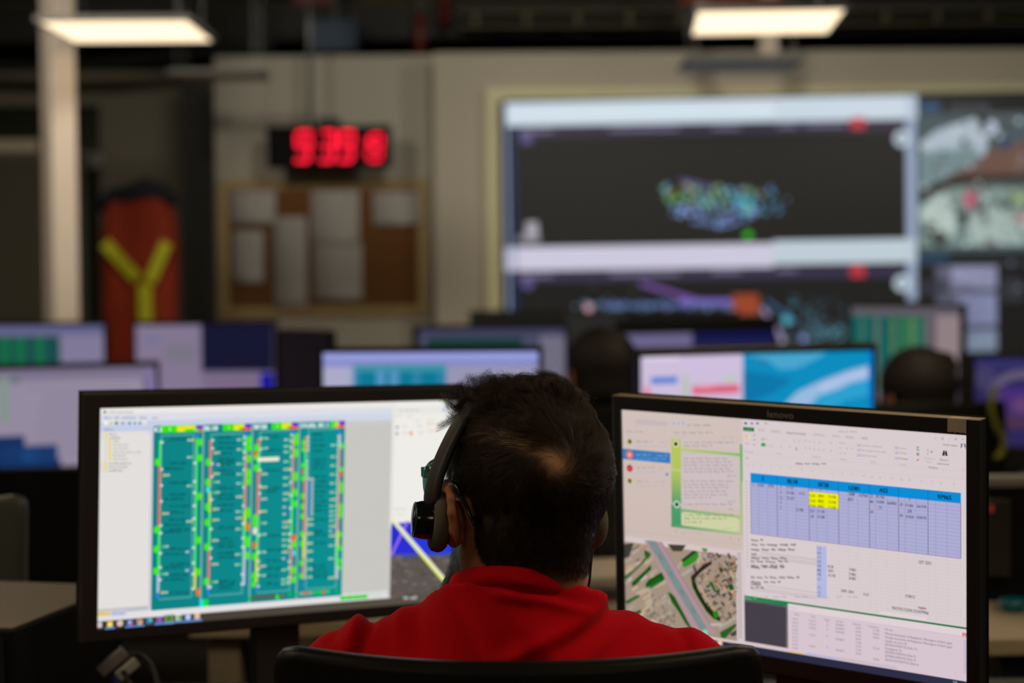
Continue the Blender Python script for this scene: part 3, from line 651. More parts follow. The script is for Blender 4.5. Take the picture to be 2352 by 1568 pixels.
    for t, x, y in (('2', 208, 716), ('BL18', 475, 744), ('BF28', 754, 774), ('LD81', 1028, 804), ('AS2', 1296, 824), ('97965', 1843, 886)): c.text(t, x, y, 36, (2, 24, 52), 'c', bold=0.9, sx=0.95)
    cells = [('2', 124, 765), ('21907', 190, 772), ('5720', 282, 778), ('2', 370, 786), ('71137', 455, 792), ('2', 370, 834), ('71138', 455, 840), ('7115', 560, 848), ('12', 372, 884), ('71137', 458, 890), ('3', 370, 925), ('2', 370, 972), ('21188', 540, 992), ('2', 650, 812), ('7', 728, 818), ('12.01', 652, 864), ('8001', 732, 868), ('71108', 832, 876), ('12.02', 652, 912), ('8002', 732, 916), ('71108', 832, 924), ('17.00', 652, 956), ('8003', 732, 962), ('71108', 832, 974), ('227', 655, 1002), ('71140', 732, 1008), ('60', 655, 1052), ('21188', 732, 1056),
             ('5088', 1010, 852), ('107964', 1112, 864), ('J027', 1000, 898), ('21', 1188, 870), ('R1166', 1266, 876), ('80', 1188, 920), ('71099', 1266, 924), ('560902', 1370, 934), ('73', 1266, 974), ('29', 1188, 1012), ('7', 1530, 904), ('27', 1456, 946), ('71183', 1526, 954), ('561970', 1638, 964), ('J28', 1530, 1004), ('54', 1454, 1044), ('31424', 1530, 1056), ('550192', 1638, 1064)]
    for t, x, y in cells: c.text(t, x, y, 25, (24, 20, 36) if not 620 < x < 890 or not 820 < y < 990 else (90, 92, 0), 'c', bold=0.25, sx=0.8)
    c.text('LEY 2251', 1668, 1468, 27, (40, 34, 42), 'c', bold=0.3, sx=0.78)
    # lower half
    c.Z = (1700, 1280, 4.2); L(3)
    for t, x, y in (('FORCE', 1642, 388), ('malato', 1758, 496), ('PROTECCION 521N79966', 1650, 0), ('7127', 1216, 370), ('2040  2041', 1036, 338), ('71801', 1085, 130), ('71802', 1085, 174), ('81801', 1085, 214), ('8120', 875, 100), ('2051', 875, 140), ('41178', 885, 186)):
        if t[0] == 'P': continue
        c.text(t, x, y, 26, (40, 34, 42), 'c', bold=0.3, sx=0.8)
    c.text('PROTECCION 521N79966', 1468, 498, 27, (40, 34, 42), 'l', bold=0.3, sx=0.8)
    # left list box with names, number column
    c.Z = (1700, 920, 3.92); L(3)
    for i, (y, x1) in enumerate(((1260, 210), (1300, 510), (1345, 525), (1385, 185), (1420, 440), (1490, 405))): c.words(102, y+0.0, x1, 20, (90, 82, 86), 200+i, 0.8)
    L(3); c.bar(190, 1355, 690, 26, (204, 192, 196)); c.bar(100, 1384, 690, 3, (130, 120, 128)); c.bar(100, 1400, 690, 3, (150, 140, 148))
    c.bar(690, 1302, 780, 348, (176, 184, 222)); L(4)
    for i in range(7): c.text('200' if i % 2 else '172', 695, 1338+i*39, 22, (50, 50, 80), sx=0.85)
    c.Z = (1700, 1280, 4.2); L(3)
    c.bar(740, 60, 836, 325, (176, 184, 222)); L(4)
    for y in (88, 128, 168, 216, 298, 342, 378): c.text('172', 744, y, 22, (50, 50, 80), sx=0.85)
    L(3)
    for i, (y, x1) in enumerate(((42, 470), (98, 435), (196, 580), (240, 395), (262, 245), (296, 240))): c.words(105, y, x1, 21, (90, 82, 86), 230+i, 0.8)
    c.bar(100, 284, 740, 3, (140, 130, 138)); c.bar(255, 262, 740, 18, (204, 192, 196)); c.bar(100, 303, 740, 3, (150, 140, 148))
    for x, x1 in ((130, 165), (240, 285), (320, 465), (530, 680), (730, 745), (795, 865), (930, 990), (1045, 1135)): c.words(x, 382+(x-130)*0.0, x1, 16, (176, 164, 170), x)
    c.bar(1345, 515, 1800, 24, (224, 212, 216)); c.text('<', 1325, 530, 18, GR); c.text('v', 2160, 600, 18, GR)
    # status bar in green
    c.Z = (1400, 880, 2.279); L(5)
    c.bar(708, 1108, 1876, 9, (0, 118, 60)); c.bar(708, 1108, 935, 22, (0, 138, 74)); L(6); c.words(712, 1126, 775, 8, (120, 190, 150), 3)
    L(5); c.rect(708, 1130, 937, 1385, (66, 62, 72)); c.bar(708, 1131, 930, 9, (180, 170, 176)); c.rect(925, 1160, 940, 1385, (196, 180, 186)); L(6); c.words(712, 1138, 920, 5, (110, 104, 110), 7); L(5)
    # message window
    c.bar(938, 1152, 1880, 300, (214, 196, 206))
    c.Z = (1700, 1280, 4.2); L(6)
    c.bar(470, 442, 2195, 64, (222, 208, 212)); c.text('Mensaje', 490, 492, 18, GR, sx=0.85); c.bar(472, 508, 2195, 3, (190, 176, 186)); 
    c.rect(2148, 722, 2195, 762, (204, 40, 56)); L(7); c.text('x', 2170, 752, 20, (240, 220, 220), 'c'); L(6)
    for t, x, y in (('Hora', 530, 552), ('Linea', 685, 572), ('Coche', 810, 600), ('Servicio', 930, 618), ('Vehiculo', 1090, 645), ('Conductor', 1240, 668), ('Mensaje', 1402, 698)): c.text(t, x, y, 20, (120, 110, 120), sx=0.82)
    rg = random.Random(5)
    for i in range(9):
        y = 594+i*35
        c.text(rg.choice(('07:47:18', '07:46:32', '07:45:10', '07:44:56')), 508, y+2, 20, (130, 118, 130), sx=0.62)
        if i in (0, 1, 2, 4, 7): c.text(rg.choice(('17.88.24', '17.85.25', '17.83.19')), 665, y+18, 20, (130, 118, 130), sx=0.78); c.text(str(rg.randint(1, 9)), 838, y+32, 20, (120, 108, 120))
        if i in (0, 1, 2, 4, 7): c.text('59403', 925, y+58, 20, (110, 120, 120), sx=1.25)
        if i < 8: c.text(rg.choice(('2188', '5145', '8187')), 1120, y+92, 20, (120, 108, 120), sx=0.95)
        if i in (0, 1, 2, 5, 8): c.text(rg.choice(('70055', '75118', '51183')), 1285, y+112, 20, (120, 108, 120), sx=0.9)
    msgs = ['Mensaje Automatico de Regulacion: Mantenga la Unidad Logica', 'Mensaje Automatico de Regulacion: Mantenga la Unidad Logica', 'Cambio de turno (2)', 'SISTEMA EVENTOS (Fallo 17)', 'Desasignado (2)', 'SISTEMA EVENTOS (Fallo 9)', 'SISTEMA EVENTOS (Fallo 7)', 'SALIDA DE EVENTOS (Fallo 6)']
    for i, t in enumerate(msgs): c.text(t, 1402, 738+i*36, 22, (96, 84, 98), sx=0.80)
    c.rect(2160, 790, 2190, 1120, (196, 186, 204)); c.bar(470, 894, 625, 14, (226, 190, 120)); c.bar(632, 914, 940, 14, (170, 176, 226)); c.bar(945, 955, 1520, 24, (202, 186, 196))
    # task bar
    L(7); v0 = c.uv(2200, 1195)[1]; c.ruv(-c.W/2, -c.H/2, c.W/2, v0, (34, 36, 62), (44, 46, 72), True)
    L(8); c.Z = (1420, 1200, 4.9)
    for i, (x, y, q) in enumerate(((545, 1232, (214, 90, 80)), (640, 1255, (30, 150, 210)), (740, 1275, (110, 80, 170)), (842, 1292, (40, 130, 50)), (944, 1315, (130, 200, 140)), (1045, 1330, (160, 160, 226)), (1152, 1350, (214, 170, 140)))):
        if i == 3: c.rect(792, 1258, 892, 1348, (84, 82, 96))
        c.disc(x, y, 33, q) if i not in (4, 6) else c.rect(x-30, y-30, x+30, y+30, q)
        L(8.6); c.disc(x+4, y-4, 13, (220, 230, 240)); L(8)
        c.rect(x-44, y+42, x+46, y+50, (90, 140, 210))
    c.Z = (1700, 1280, 4.2); c.text('9:39', 2060, 1204, 17, (200, 200, 216), sx=0.9)
    return c
mon_R = build_monitor(right_screen(), 'black monitor right of the red-shirted man with a spreadsheet and tape on its corner', 0.74,
                      bez=(0.0175, 0.022, 0.0135, 0.0155), m=M_BLACK2, logo=('lenovo', (-0.003, 0.2961/2+0.0085-0.0042)), logo_col=(0.42, 0.39, 0.34), logo_h=0.0085)
tpe = MB(); tpe.box((0.001, 0.2961/2+0.0178, -0.007), (0.4738+0.027, 0.0008, 0.0215)); tpe.build('top_edge_light_strip', mat('edge_light_tan', (0.30, 0.235, 0.165), 0.7), mon_R, M=mon_R.matrix_world.inverted() @ frameM((0.3325, 2.1279, 1.0418), MRx, MRy, np.cross(MRx, MRy)))  # light caught by the monitor's top edge, put into a tan strip
# strip of tape folded over the right monitor's top corner
W2, H2 = 0.4738/2, 0.2961/2
tp = MB()
def tape_pt(u, v, z): return Vector((0.3325, 2.1279, 1.0418))+Vector(MRx)*u+Vector(MRy)*v+Vector(np.cross(MRx, MRy))*z
nn = 9
for (va, za, vb_, zb) in ((H2+0.0186, -0.012, H2+0.0186, 0.0052), (H2+0.0186, 0.0052, H2+0.003, 0.0054)):
    for i in range(nn):
        a0, a1 = i/nn, (i+1)/nn; u0 = W2-0.022+0.0225*a0; u1 = W2-0.022+0.0225*a1
        j = (random.uniform(-.0008, .0008) if vb_ < H2+0.01 else 0)
        tp.add([tape_pt(u0, va, za), tape_pt(u0, vb_+j, zb), tape_pt(u1, vb_+j, zb), tape_pt(u1, va, za)], [(0, 1, 2, 3)])
o = tp.build('tape_strip', mat('masking_tape', (0.50, 0.42, 0.32), 0.8, bump=0.5, bscale=900)); so = o.modifiers.new('s', 'SOLIDIFY'); so.thickness = 0.0003
tag(o, 'piece of beige tape folded over the top right corner of the spreadsheet monitor', 'tape')

# ================================================================== the room
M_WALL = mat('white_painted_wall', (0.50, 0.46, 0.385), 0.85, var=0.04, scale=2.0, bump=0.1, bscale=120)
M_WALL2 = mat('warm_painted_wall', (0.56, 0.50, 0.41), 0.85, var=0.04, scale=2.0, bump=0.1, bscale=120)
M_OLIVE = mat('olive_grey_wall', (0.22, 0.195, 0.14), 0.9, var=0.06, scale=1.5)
M_DARKWALL = mat('dark_wall', (0.05, 0.048, 0.04), 0.9)
M_CREAM = mat('cream_trim', (0.86, 0.82, 0.52), 0.7)
M_CEIL = mat('black_ceiling_paint', (0.02, 0.02, 0.016), 0.95, var=0.3, scale=3)
M_CARPET = mat('charcoal_carpet', (0.035, 0.033, 0.03), 0.95, bump=0.6, bscale=500)
def slab(name, lo, hi, m, bevel=0):
    b = MB(); lo = np.array(lo); hi = np.array(hi); b.box((lo+hi)/2*0, hi-lo); o = b.build(name, m, loc=(lo+hi)/2, bevel=bevel); return o
XL, XR, YB, YF = -6.0, 6.0, -4.0, 12.0
struct(slab('floor', (XL, YB, -0.1), (XR, YF, 0), M_CARPET))
struct(slab('ceiling', (XL, YB, 3.6), (XR, YF, 3.7), M_CEIL))
struct(slab('wall_left', (XL-0.1, YB, 0), (XL, YF, 3.6), M_DARKWALL))
struct(slab('wall_right', (XR, YB, 0), (XR+0.1, YF, 3.6), M_DARKWALL))
struct(slab('wall_rear', (XL, YB-0.1, 0), (XR, YB, 3.6), M_DARKWALL))
struct(slab('wall_far', (XL, YF, 0), (XR, YF+0.1, 3.6), M_DARKWALL))
xa = PY(495, 400, 10)[0]; xb = PY(998, 400, 9.5)[0]
WY = 9.75                                          # plane of the video-wall partition
struct(slab('wall_front', (xa, 10.0, 0), (xb+0.25, 10.12, PY(740, 128, 10)[2]), M_WALL))
struct(slab('wall_screen', (PY(998, 400, WY)[0], WY, 0), (XR, WY+0.12, PY(1500, 118, WY)[2]), M_WALL2))
struct(slab('wall_return', (PY(998, 400, WY)[0], WY+0.1, 0), (PY(998, 400, WY)[0]+0.1, 10.0, 2.63), M_WALL2))
# recess at the left: olive partition with a glazed opening and a dark doorway
YRc = 11.0
def wp(x, y, Y=YRc): p = PY(x, y, Y); return p[0], p[2]
zt = wp(300, 163)[1]
dx0, dz1 = wp(412, 200); dx1 = PY(497, 400, YRc)[0]+0.05
wx1, wz1 = wp(228, 242); wx0 = -4.6; wz0 = wp(100, 735)[1]-0.5
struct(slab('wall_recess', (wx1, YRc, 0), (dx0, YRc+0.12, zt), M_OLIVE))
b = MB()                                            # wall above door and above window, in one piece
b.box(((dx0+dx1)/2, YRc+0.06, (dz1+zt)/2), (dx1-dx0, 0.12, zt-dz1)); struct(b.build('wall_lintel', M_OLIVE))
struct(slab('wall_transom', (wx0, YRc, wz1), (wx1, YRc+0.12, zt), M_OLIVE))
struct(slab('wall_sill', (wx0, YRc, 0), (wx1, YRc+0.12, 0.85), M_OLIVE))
wr = empty('window_1', (0, 0, 0)); struct(wr)
b = MB(); b.box(((wx0+wx1)/2, YRc+0.09, (wz1+0.85)/2), (wx1-wx0, 0.01, wz1-0.85)); b.build('window_pane', mat('dim_green_glass', (0.028, 0.030, 0.018), 0.2), wr)
b = MB(); z1 = PY(50, 322, YRc)[2]; z2 = PY(50, 352, YRc)[2]; b.box(((wx0+PY(98, 0, YRc)[0]+0.2)/2-0.1, YRc-0.02, (z1+z2)/2), (1.6, 0.05, z1-z2)); b.build('window_rail', mat('beige_rail', (0.75, 0.64, 0.46), 0.6), wr)
b = MB(); z1 = PY(200, 352, YRc)[2]; z2 = PY(200, 386, YRc)[2]; x0, x1 = PY(165, 0, YRc)[0], PY(240, 0, YRc)[0]; b.box(((x0+x1)/2, YRc-0.02, (z1+z2)/2), (x1-x0, 0.05, z1-z2)); b.build('window_ledge', mat('grey_rail', (0.24, 0.22, 0.19), 0.6), wr)
bl = empty('roller_blind', (PY(45, 0, 10.8)[0], 10.85, 0)); tag(bl, 'dim olive slatted blind at the far left window behind the white column', 'blind')
b = MB(); z1 = PY(50, 365, 10.85)[2]
for i in range(40): b.box((0, 0, z1-0.012-i*0.03), (0.75, 0.03, 0.024), Matrix.Rotation(0.5, 3, 'X'))
b.build('slats', mat('olive_blind', (0.16, 0.145, 0.10), 0.8), bl)
b = MB(); b.box((0, 0, z1+0.02), (0.78, 0.05, 0.05)); b.build('head_rail', mat('olive_blind', (0.16, 0.145, 0.10), 0.8), bl)
dr = empty('door_1', ((dx0+dx1)/2, YRc+0.04, 0)); struct(dr)
b = MB(); b.box((0, 0, dz1/2), (dx1-dx0, 0.05, dz1)); b.build('door_leaf', mat('dark_door', (0.035, 0.034, 0.028), 0.5), dr, bevel=0.003)
b = MB(); z1 = PY(465, 370, YRc)[2]; b.box((0.06, -0.03, z1-0.5), (0.16, 0.02, 1.0)); b.build('door_panel', mat('grey_door_panel', (0.085, 0.082, 0.062), 0.5), dr, bevel=0.003)
b = MB(); b.tube([(-0.09, -0.03, 1.05), (-0.09, -0.07, 1.05), (0.0, -0.07, 1.05)], 0.009); b.build('door_handle', M_METAL, dr, smooth=True)
# white square column in front of it
cxp = PY(137, 400, 7.9); struct_col = MB(); struct_col.box((0, 0, 1.8), (0.118, 0.118, 3.6), Matrix.Rotation(math.radians(38), 3, 'Z'))
struct(struct_col.build('column', mat('white_column', (0.70, 0.585, 0.49), 0.6, bump=0.1), loc=(cxp[0], 7.9, 0), bevel=0.004))

# ---- things up at the ceiling
def beam(name, lo, hi, m, label=None, cat=None, kind=None, group=None):
    o = slab(name, lo, hi, m, 0.004)
    if kind: o['kind'] = kind
    if label: tag(o, label, cat, group)
    return o
for i, (y, z, h) in enumerate(((10.6, 2.84, 0.22), (8.2, 3.25, 0.22), (5.6, 3.3, 0.2))):
    struct(beam('ceiling_beam', (XL, y, z), (XR, y+0.25, z+h), mat('black_steel', (0.02, 0.018, 0.014), 0.7)))
def at(px, py, Y): return PY(px, py, Y)
p0, p1 = at(716, 52, 10.4), at(822, 120, 10.4)
db_ = beam('duct_box', (p0[0], 10.3, p1[2]), (p1[0], 10.55, p0[2]), mat('dark_blue_metal', (0.006, 0.035, 0.085), 0.5), 'dark blue box fixed above the white wall over the red clock', 'junction box')
b = MB(); hh_ = 3.6-p0[2]; b.box((0, 0, (p0[2]-p1[2])/2+hh_/2), (0.03, 0.03, hh_)); b.build('hanger', M_BLACK, db_)
p0, p1 = at(0, 0, 9.3), at(2352, 0, 9.3)
b = MB()
for i in range(2): b.box((0, 0, i*0.0+(0.02 if i else 0.1)), (3.4, 0.25 if i == 0 else 0.28, 0.012 if i else 0.012))
for x in np.arange(-1.6, 1.7, 0.3): b.box((x, 0, 0.06), (0.02, 0.23, 0.09))
o = b.build('cable_tray', mat('olive_cable_tray', (0.13, 0.115, 0.06), 0.6, 0.3), loc=(1.4, 10.35, 2.84)); tag(o, 'dark olive cable tray running across the ceiling void', 'cable tray')
def duct(name, px0, px1, py, Y, r, m, label, cat):
    a, c_ = at(px0, py, Y), at(px1, py, Y); b = MB(); mid = (np.array(a)+np.array(c_))/2
    b.tube([np.array(a)-mid, np.array(c_)-mid], r, 20)
    o = b.build(name, m, smooth=False, loc=mid); tag(o, label, cat); return o
duct('air_duct', 820, 1010, 40, 11.0, 0.14, mat('khaki_duct', (0.14, 0.12, 0.05), 0.5), 'khaki air duct section under the ceiling between the blue box and the pipe', 'duct')
duct('ventilation_pipe', 1000, 1580, 26, 11.5, 0.13, mat('olive_duct', (0.07, 0.07, 0.035), 0.6), 'olive ventilation pipe at the ceiling left of the right lamp', 'duct')
duct('conduit', -60, 700, 12, 11.4, 0.05, mat('olive_duct2', (0.085, 0.08, 0.05), 0.6), 'thin olive conduit across the ceiling above the left lamp', 'pipe')
duct('sprinkler_pipe', 1560, 1800, 2, 9.0, 0.022, mat('rust_red_pipe', (0.16, 0.025, 0.012), 0.5), 'rust red pipe at the top edge over the right lamp', 'pipe')
b = MB(); b.tube([(0, 0, 0), (0, 0, 0.9)], 0.03); o = b.build('red_valve_pipe', mat('rust_red_pipe', (0.16, 0.025, 0.012), 0.5), smooth=True, loc=at(1022, 58, 10.5)); o.name = 'valve_pipe'; tag(o, 'short upright dark red pipe above the wall edge', 'pipe')
b = MB(); b.tube([(0, 0, 0), (0, 0, 0.25)], 0.03); o = b.build('fire_bell_pipe', mat('rust_red_pipe', (0.16, 0.025, 0.012), 0.5), smooth=True, loc=at(965, 128, 10.3)); o.name = 'drain_pipe'; b = MB(); b.box((0, 0, 0.58), (0.02, 0.02, 0.66)); b.build('hanger', M_BLACK, o); tag(o, 'stub of dark red pipe just over the top edge of the white wall', 'pipe')
p0, p1 = at(676, 0, 10.9), at(762, 22, 10.9); beam('alarm_box', (p0[0], 10.85, p1[2]), (p1[0], 11.0, p1[2]+0.12), mat('dull_red_box', (0.26, 0.045, 0.04), 0.6), 'dull red box at the top of the picture beside the blue box', 'box')
b = MB(); v = []
for i in range(40): t = i/39; v.append((-2.2+t*2.6, 0.12*math.sin(t*5)+0.0, -0.10*math.sin(math.pi*t)))
b.tube(v, 0.035, 10); o = b.build('cable_bundle', mat('black_rubber', (0.01, 0.01, 0.01), 0.6), smooth=True, loc=at(330, 125, 10.35)+np.array([0.4, 0, 0.05])); tag(o, 'sagging black cable bundle below the left lamp', 'cable')
# ceiling to lamp wires and lamps
def make_lamp(lit):
    r = empty('ceiling_lamp' if lit else 'unlit_lamp')
    b = MB(); rounded_frame(b, 0.575, 0.875, 0.016, 0.016, 0.016, 0.016, -0.022, 0.004, -0.001)
    fr = b.build('lamp_frame', mat('lamp_aluminium', (0.16, 0.15, 0.13) if lit else (0.30, 0.29, 0.27), 0.5, 0.2), r, M=Matrix.Rotation(math.pi, 4, 'X'))
    b = MB(); b.box((0, 0, 0.001), (0.575, 0.875, 0.003)); b.build('diffuser', (emat('lit_diffuser', LAMP_COLOR, LAMP_STRENGTH) if lit == 1 else emat('bright_diffuser', LAMP_COLOR, LAMP_BRIGHT)) if lit else mat('grey_diffuser', (0.75, 0.70, 0.60), 0.6), r)
    for x in (-0.25, 0.25):
        for y in (-0.4, 0.4):
            b = MB(); b.tube([(x, y, 0.02), (x, y, 1.13)], 0.0018, 6); b.build('wire', M_METAL, r)
    return r
lampP = make_lamp(1); lampB = make_lamp(2); lampU = make_lamp(0); fl = fu = fb = False
lamp_lab = {0: 'lit rectangular ceiling lamp at the upper left, in front of the white column', 1: 'lit rectangular ceiling lamp at the upper right above the video wall',
            14: 'switched-off grey hanging lamp panel below the lit right lamp, before the video wall', 15: 'switched-off brownish hanging lamp panel left of the clock, near the wall corner'}
for i, (x, y, lit) in enumerate(LAMPS):
    if lit == 1: o = lampP if not fl else copy_tree(lampP); fl = True
    elif lit == 2: o = lampB if not fb else copy_tree(lampB); fb = True
    else: o = lampU if not fu else copy_tree(lampU); fu = True
    o.location = (x, y, 2.45); 
    if i in (0, 1): o.scale = (1.06, 0.70, 1.0) if i == 0 else (1.02, 0.76, 1.0)
    if i == 14: o.scale = (0.95, 0.6, 1)
    if i == 15: o.scale = (0.8, 0.35, 1)
    if i in (0, 1): o.rotation_euler = (0, 0, math.radians(0 if i == 0 else -4))
    tag(o, lamp_lab.get(i, 'lit rectangular ceiling lamp out of view over the desks'), 'ceiling lamp', 'lit ceiling lamps' if lit else 'unlit hanging lamps')
pp = at(1765, 60, 9.1); b = MB(); b.box((0, 0, 0.56), (0.095, 0.06, 1.12)); o = b.build('lamp_post', mat('white_column', (0.66, 0.60, 0.52), 0.6), loc=(pp[0], 9.1, 2.48), bevel=0.004)
o.name = 'ceiling_drop_post'; tag(o, 'pale square drop post above the switched-off right lamp', 'post')

# ---- LED clock on its drop rod
ck = empty('wall_clock', (0, 0, 0)); p0, p1 = at(614, 290, 9.7), at(898, 384, 9.7); cw, ch = p1[0]-p0[0], p0[2]-p1[2]
ck.location = ((p0[0]+p1[0])/2, 9.72, (p0[2]+p1[2])/2); tag(ck, 'black digital clock with red glowing digits hanging above the cork board', 'clock')
b = MB(); b.box((0, 0, 0), (cw, 0.09, ch)); b.build('clock_case', mat('clock_black', (0.004, 0.004, 0.004), 0.7, spec=0.1), ck, bevel=0.008)
b = MB(); b.box((0, -0.0462, 0), (cw-0.05, 0.003, ch-0.05)); b.build('clock_face', mat('clock_face_black', (0.004, 0.003, 0.003), 0.6, spec=0.1), ck)
sr = at(712, 288, 9.72)[0]-ck.location[0]; b = MB(); b.tube([(sr, 0, ch/2), (sr, 0, 1.2)], 0.012, 10); b.build('drop_rod', M_METAL, ck, smooth=True)
b = MB(); b.box((0, 0, ch/2+0.02), (0.12, 0.07, 0.05)); b.build('bracket', M_BLACK, ck, bevel=0.005)
SEG = {'0': 'abcdef', '1': 'bc', '2': 'abged', '3': 'abgcd', '4': 'fgbc', '5': 'afgcd', '6': 'afgedc', '7': 'abc', '8': 'abcdefg', '9': 'abcdfg'}
def digit(ch_, x, z, h, parent):
    w_ = h*0.48; t = h*0.12; b = MB(); g = 0.004
    P = {'a': (0, h/2, w_, t), 'g': (0, 0, w_, t), 'd': (0, -h/2, w_, t), 'f': (-w_/2, h/4, t, h/2-g), 'e': (-w_/2, -h/4, t, h/2-g), 'b': (w_/2, h/4, t, h/2-g), 'c': (w_/2, -h/4, t, h/2-g)}
    for s_ in SEG[ch_]: a = P[s_]; b.box((x+a[0]+a[1]*0.1, -0.049, z+a[1]), (a[2]-g, 0.003, a[3]-g if a[3] > t else t))
    b.build('digit', emat('red_led', (1.0, 0.0, 0.03), 2.2), parent)
def kx(px): return at(px, 340, 9.67)[0]-ck.location[0]
for c_, px, h in (('9', 696, 0.155), ('3', 752, 0.155), ('9', 795, 0.155)): digit(c_, kx(px), 0.0, h, ck)
for c_, px, h in (('1', 832, 0.125), ('9', 862, 0.135)): digit(c_, kx(px), -0.008, h, ck)

# ---- cork board and papers
p0, p1 = at(500, 412, 9.96), at(984, 724, 9.96); bw, bh = p1[0]-p0[0], p0[2]-p1[2]
cb = empty('cork_board', ((p0[0]+p1[0])/2, 9.99, (p0[2]+p1[2])/2)); tag(cb, 'cork notice board with pale wooden frame under the red digital clock', 'notice board')
b = MB(); b.box((0, -0.01, 0), (bw-0.05, 0.012, bh-0.05)); b.build('cork_panel', mat('cork', (0.16, 0.062, 0.013), 0.9, var=0.3, scale=120, bump=0.4), cb)
b = MB(); rounded_frame(b, bw-0.11, bh-0.11, 0.055, 0.055, 0.055, 0.055, -0.01, 0.02, 0.0); b.build('frame', mat('pine_frame', (0.42, 0.30, 0.115), 0.5, var=0.2, scale=12), cb, M=Matrix.Rotation(math.pi/2, 4, 'X'))
paper_m = mat('printed_paper', (0.50, 0.47, 0.44), 0.8, var=0.08, scale=25)
plabs = ['wide white sheet pinned at the top left of the cork board', 'white sheet pinned low at the left edge of the cork board', 'tall narrow white sheet pinned left of centre on the cork board', 'white sheet pinned high at the centre of the cork board', 'white sheet pinned low at the centre of the cork board, under another', 'white sheet pinned at the top right of the cork board']
for i, (a, c_, d, e) in enumerate(((530, 438, 634, 512), (534, 530, 606, 650), (628, 498, 706, 706), (714, 438, 826, 560), (720, 560, 832, 690), (856, 440, 964, 516))):
    q0, q1 = at(a, c_, 9.96), at(d, e, 9.96); w_, h_ = q1[0]-q0[0], q0[2]-q1[2]
    b = MB(); n = 8
    vs = []; fs = []
    for j in range(n+1):
        for k in (0, 1): vs.append((-w_/2+w_*k, -0.006*math.sin(math.pi*j/n)-0.012*(j/n)**2*(1 if k else 0.5), h_/2-h_*j/n))
    for j in range(n): fs.append((2*j, 2*j+2, 2*j+3, 2*j+1))
    b.add(vs, fs); o = b.build('paper_sheet', paper_m, smooth=True, loc=((q0[0]+q1[0])/2, 9.965, (q0[2]+q1[2])/2)); so = o.modifiers.new('s', 'SOLIDIFY'); so.thickness = 0.0008
    pr = MB()
    for k in range(int(h_/0.018)-1):
        pr.box((random.uniform(-0.01, 0.0), -0.0015-0.006*math.sin(math.pi*(k+1)/(h_/0.018))-0.007*((k+1)/(h_/0.018))**2, h_/2-0.018*(k+1)), (w_*random.uniform(0.55, 0.85), 0.0006, 0.006))
    pr.build('printing', mat('grey_ink', (0.33, 0.31, 0.30), 0.8), o)
    tag(o, plabs[i], 'paper', 'papers on the cork board')

# ---- jacket hanging at the left
jk = empty('hanging_jacket', (0, 0, 0)); JY = 9.0
def jp(px, py): p = PY(px, py, JY); return p
jl = (jp(322, 600)); jk.location = (jl[0], JY, 0); tag(jk, 'red-orange work jacket with yellow reflective bands hanging left of the doorway', 'jacket')
jm = mat('red_orange_cloth', (0.34, 0.028, 0.005), 0.8, var=0.3, scale=6, bump=0.4, bscale=60); jd = mat('navy_lining', (0.018, 0.018, 0.03), 0.9)
def jx(px): return PY(px, 600, JY)[0]-jl[0]
def jz(py): return PY(300, py, JY)[2]
zs = [jz(y) for y in (436, 444, 456, 480, 520, 580, 660, 760, 900, 1050)]
wl = [jx(v) for v in (300, 272, 256, 244, 238, 236, 236, 236, 238, 238)]; wr_ = [jx(v) for v in (345, 372, 388, 400, 408, 411, 410, 408, 406, 406)]
b = MB(); n = 32; vs = []; fs = []
for z, a, c_ in zip(zs, wl, wr_):
    for k in range(n):
        an = 2*math.pi*k/n; vs.append(((a+c_)/2+(c_-a)/2*math.copysign(abs(math.cos(an))**0.6, math.cos(an)), 0.09*math.copysign(abs(math.sin(an))**0.7, math.sin(an))*(1+0.10*math.sin(5*an+z*4)), z))
for i in range(len(zs)-1):
    for k in range(n): fs.append((i*n+k, (i+1)*n+k, (i+1)*n+(k+1) % n, i*n+(k+1) % n))
fs.append(tuple(range(n))); b.add(vs, fs); o = b.build('jacket_body', jm, jk, smooth=True)
hood = MB(); hood.tube([(jx(235), -0.02, jz(480)), (jx(262), -0.05, jz(452)), (jx(300), -0.06, jz(448)), (jx(345), -0.06, jz(436)), (jx(385), -0.05, jz(444)), (jx(402), -0.02, jz(470))], [0.03, 0.045, 0.05, 0.06, 0.05, 0.03], 14)
hood.build('collar', jd, jk, smooth=True)
vest = MB(); vest.add([(jx(300), -0.125, jz(560)), (jx(322), -0.128, jz(650)), (jx(345), -0.128, jz(650)), (jx(395), -0.12, jz(480)), (jx(300), -0.12, jz(470))], [(0, 1, 2, 3, 4)])
def band(pts, w_, name='reflective_band'):
    bb = MB()
    for (x0, y0), (x1, y1) in zip(pts[:-1], pts[1:]):
        A = Vector((jx(x0), -0.125, jz(y0))); Bp = Vector((jx(x1), -0.125, jz(y1))); d = (Bp-A).normalized(); nn_ = Vector((-d.z, 0, d.x))*w_/2
        q = [A-nn_, Bp-nn_, Bp+nn_, A+nn_]; bb.add([tuple(v) for v in q]+[tuple(v+Vector((0, 0.01, 0))) for v in q], [(0, 1, 2, 3), (7, 6, 5, 4), (0, 4, 5, 1), (1, 5, 6, 2), (2, 6, 7, 3), (3, 7, 4, 0)])
    bb.build(name, mat('yellow_reflective', (0.62, 0.64, 0.01), 0.5), jk)
band([(254, 558), (326, 640)], 0.06); band([(394, 558), (354, 648)], 0.06); band([(343, 652), (344, 760)], 0.07)
hk = MB(); hk.tube([(0, 0.16, 0.001), (0, 0.16, jz(425))], 0.018, 12); hk.lathe([(0.0, 0), (0.2, 0.0), (0.2, 0.02), (0.03, 0.05), (0.0, 0.05)], 24, origin=(0, 0.16, 0)); hk.tube([(0, 0.16, jz(430)), (0, 0.12, jz(422)), (0, 0.04, jz(428))], 0.008, 10)
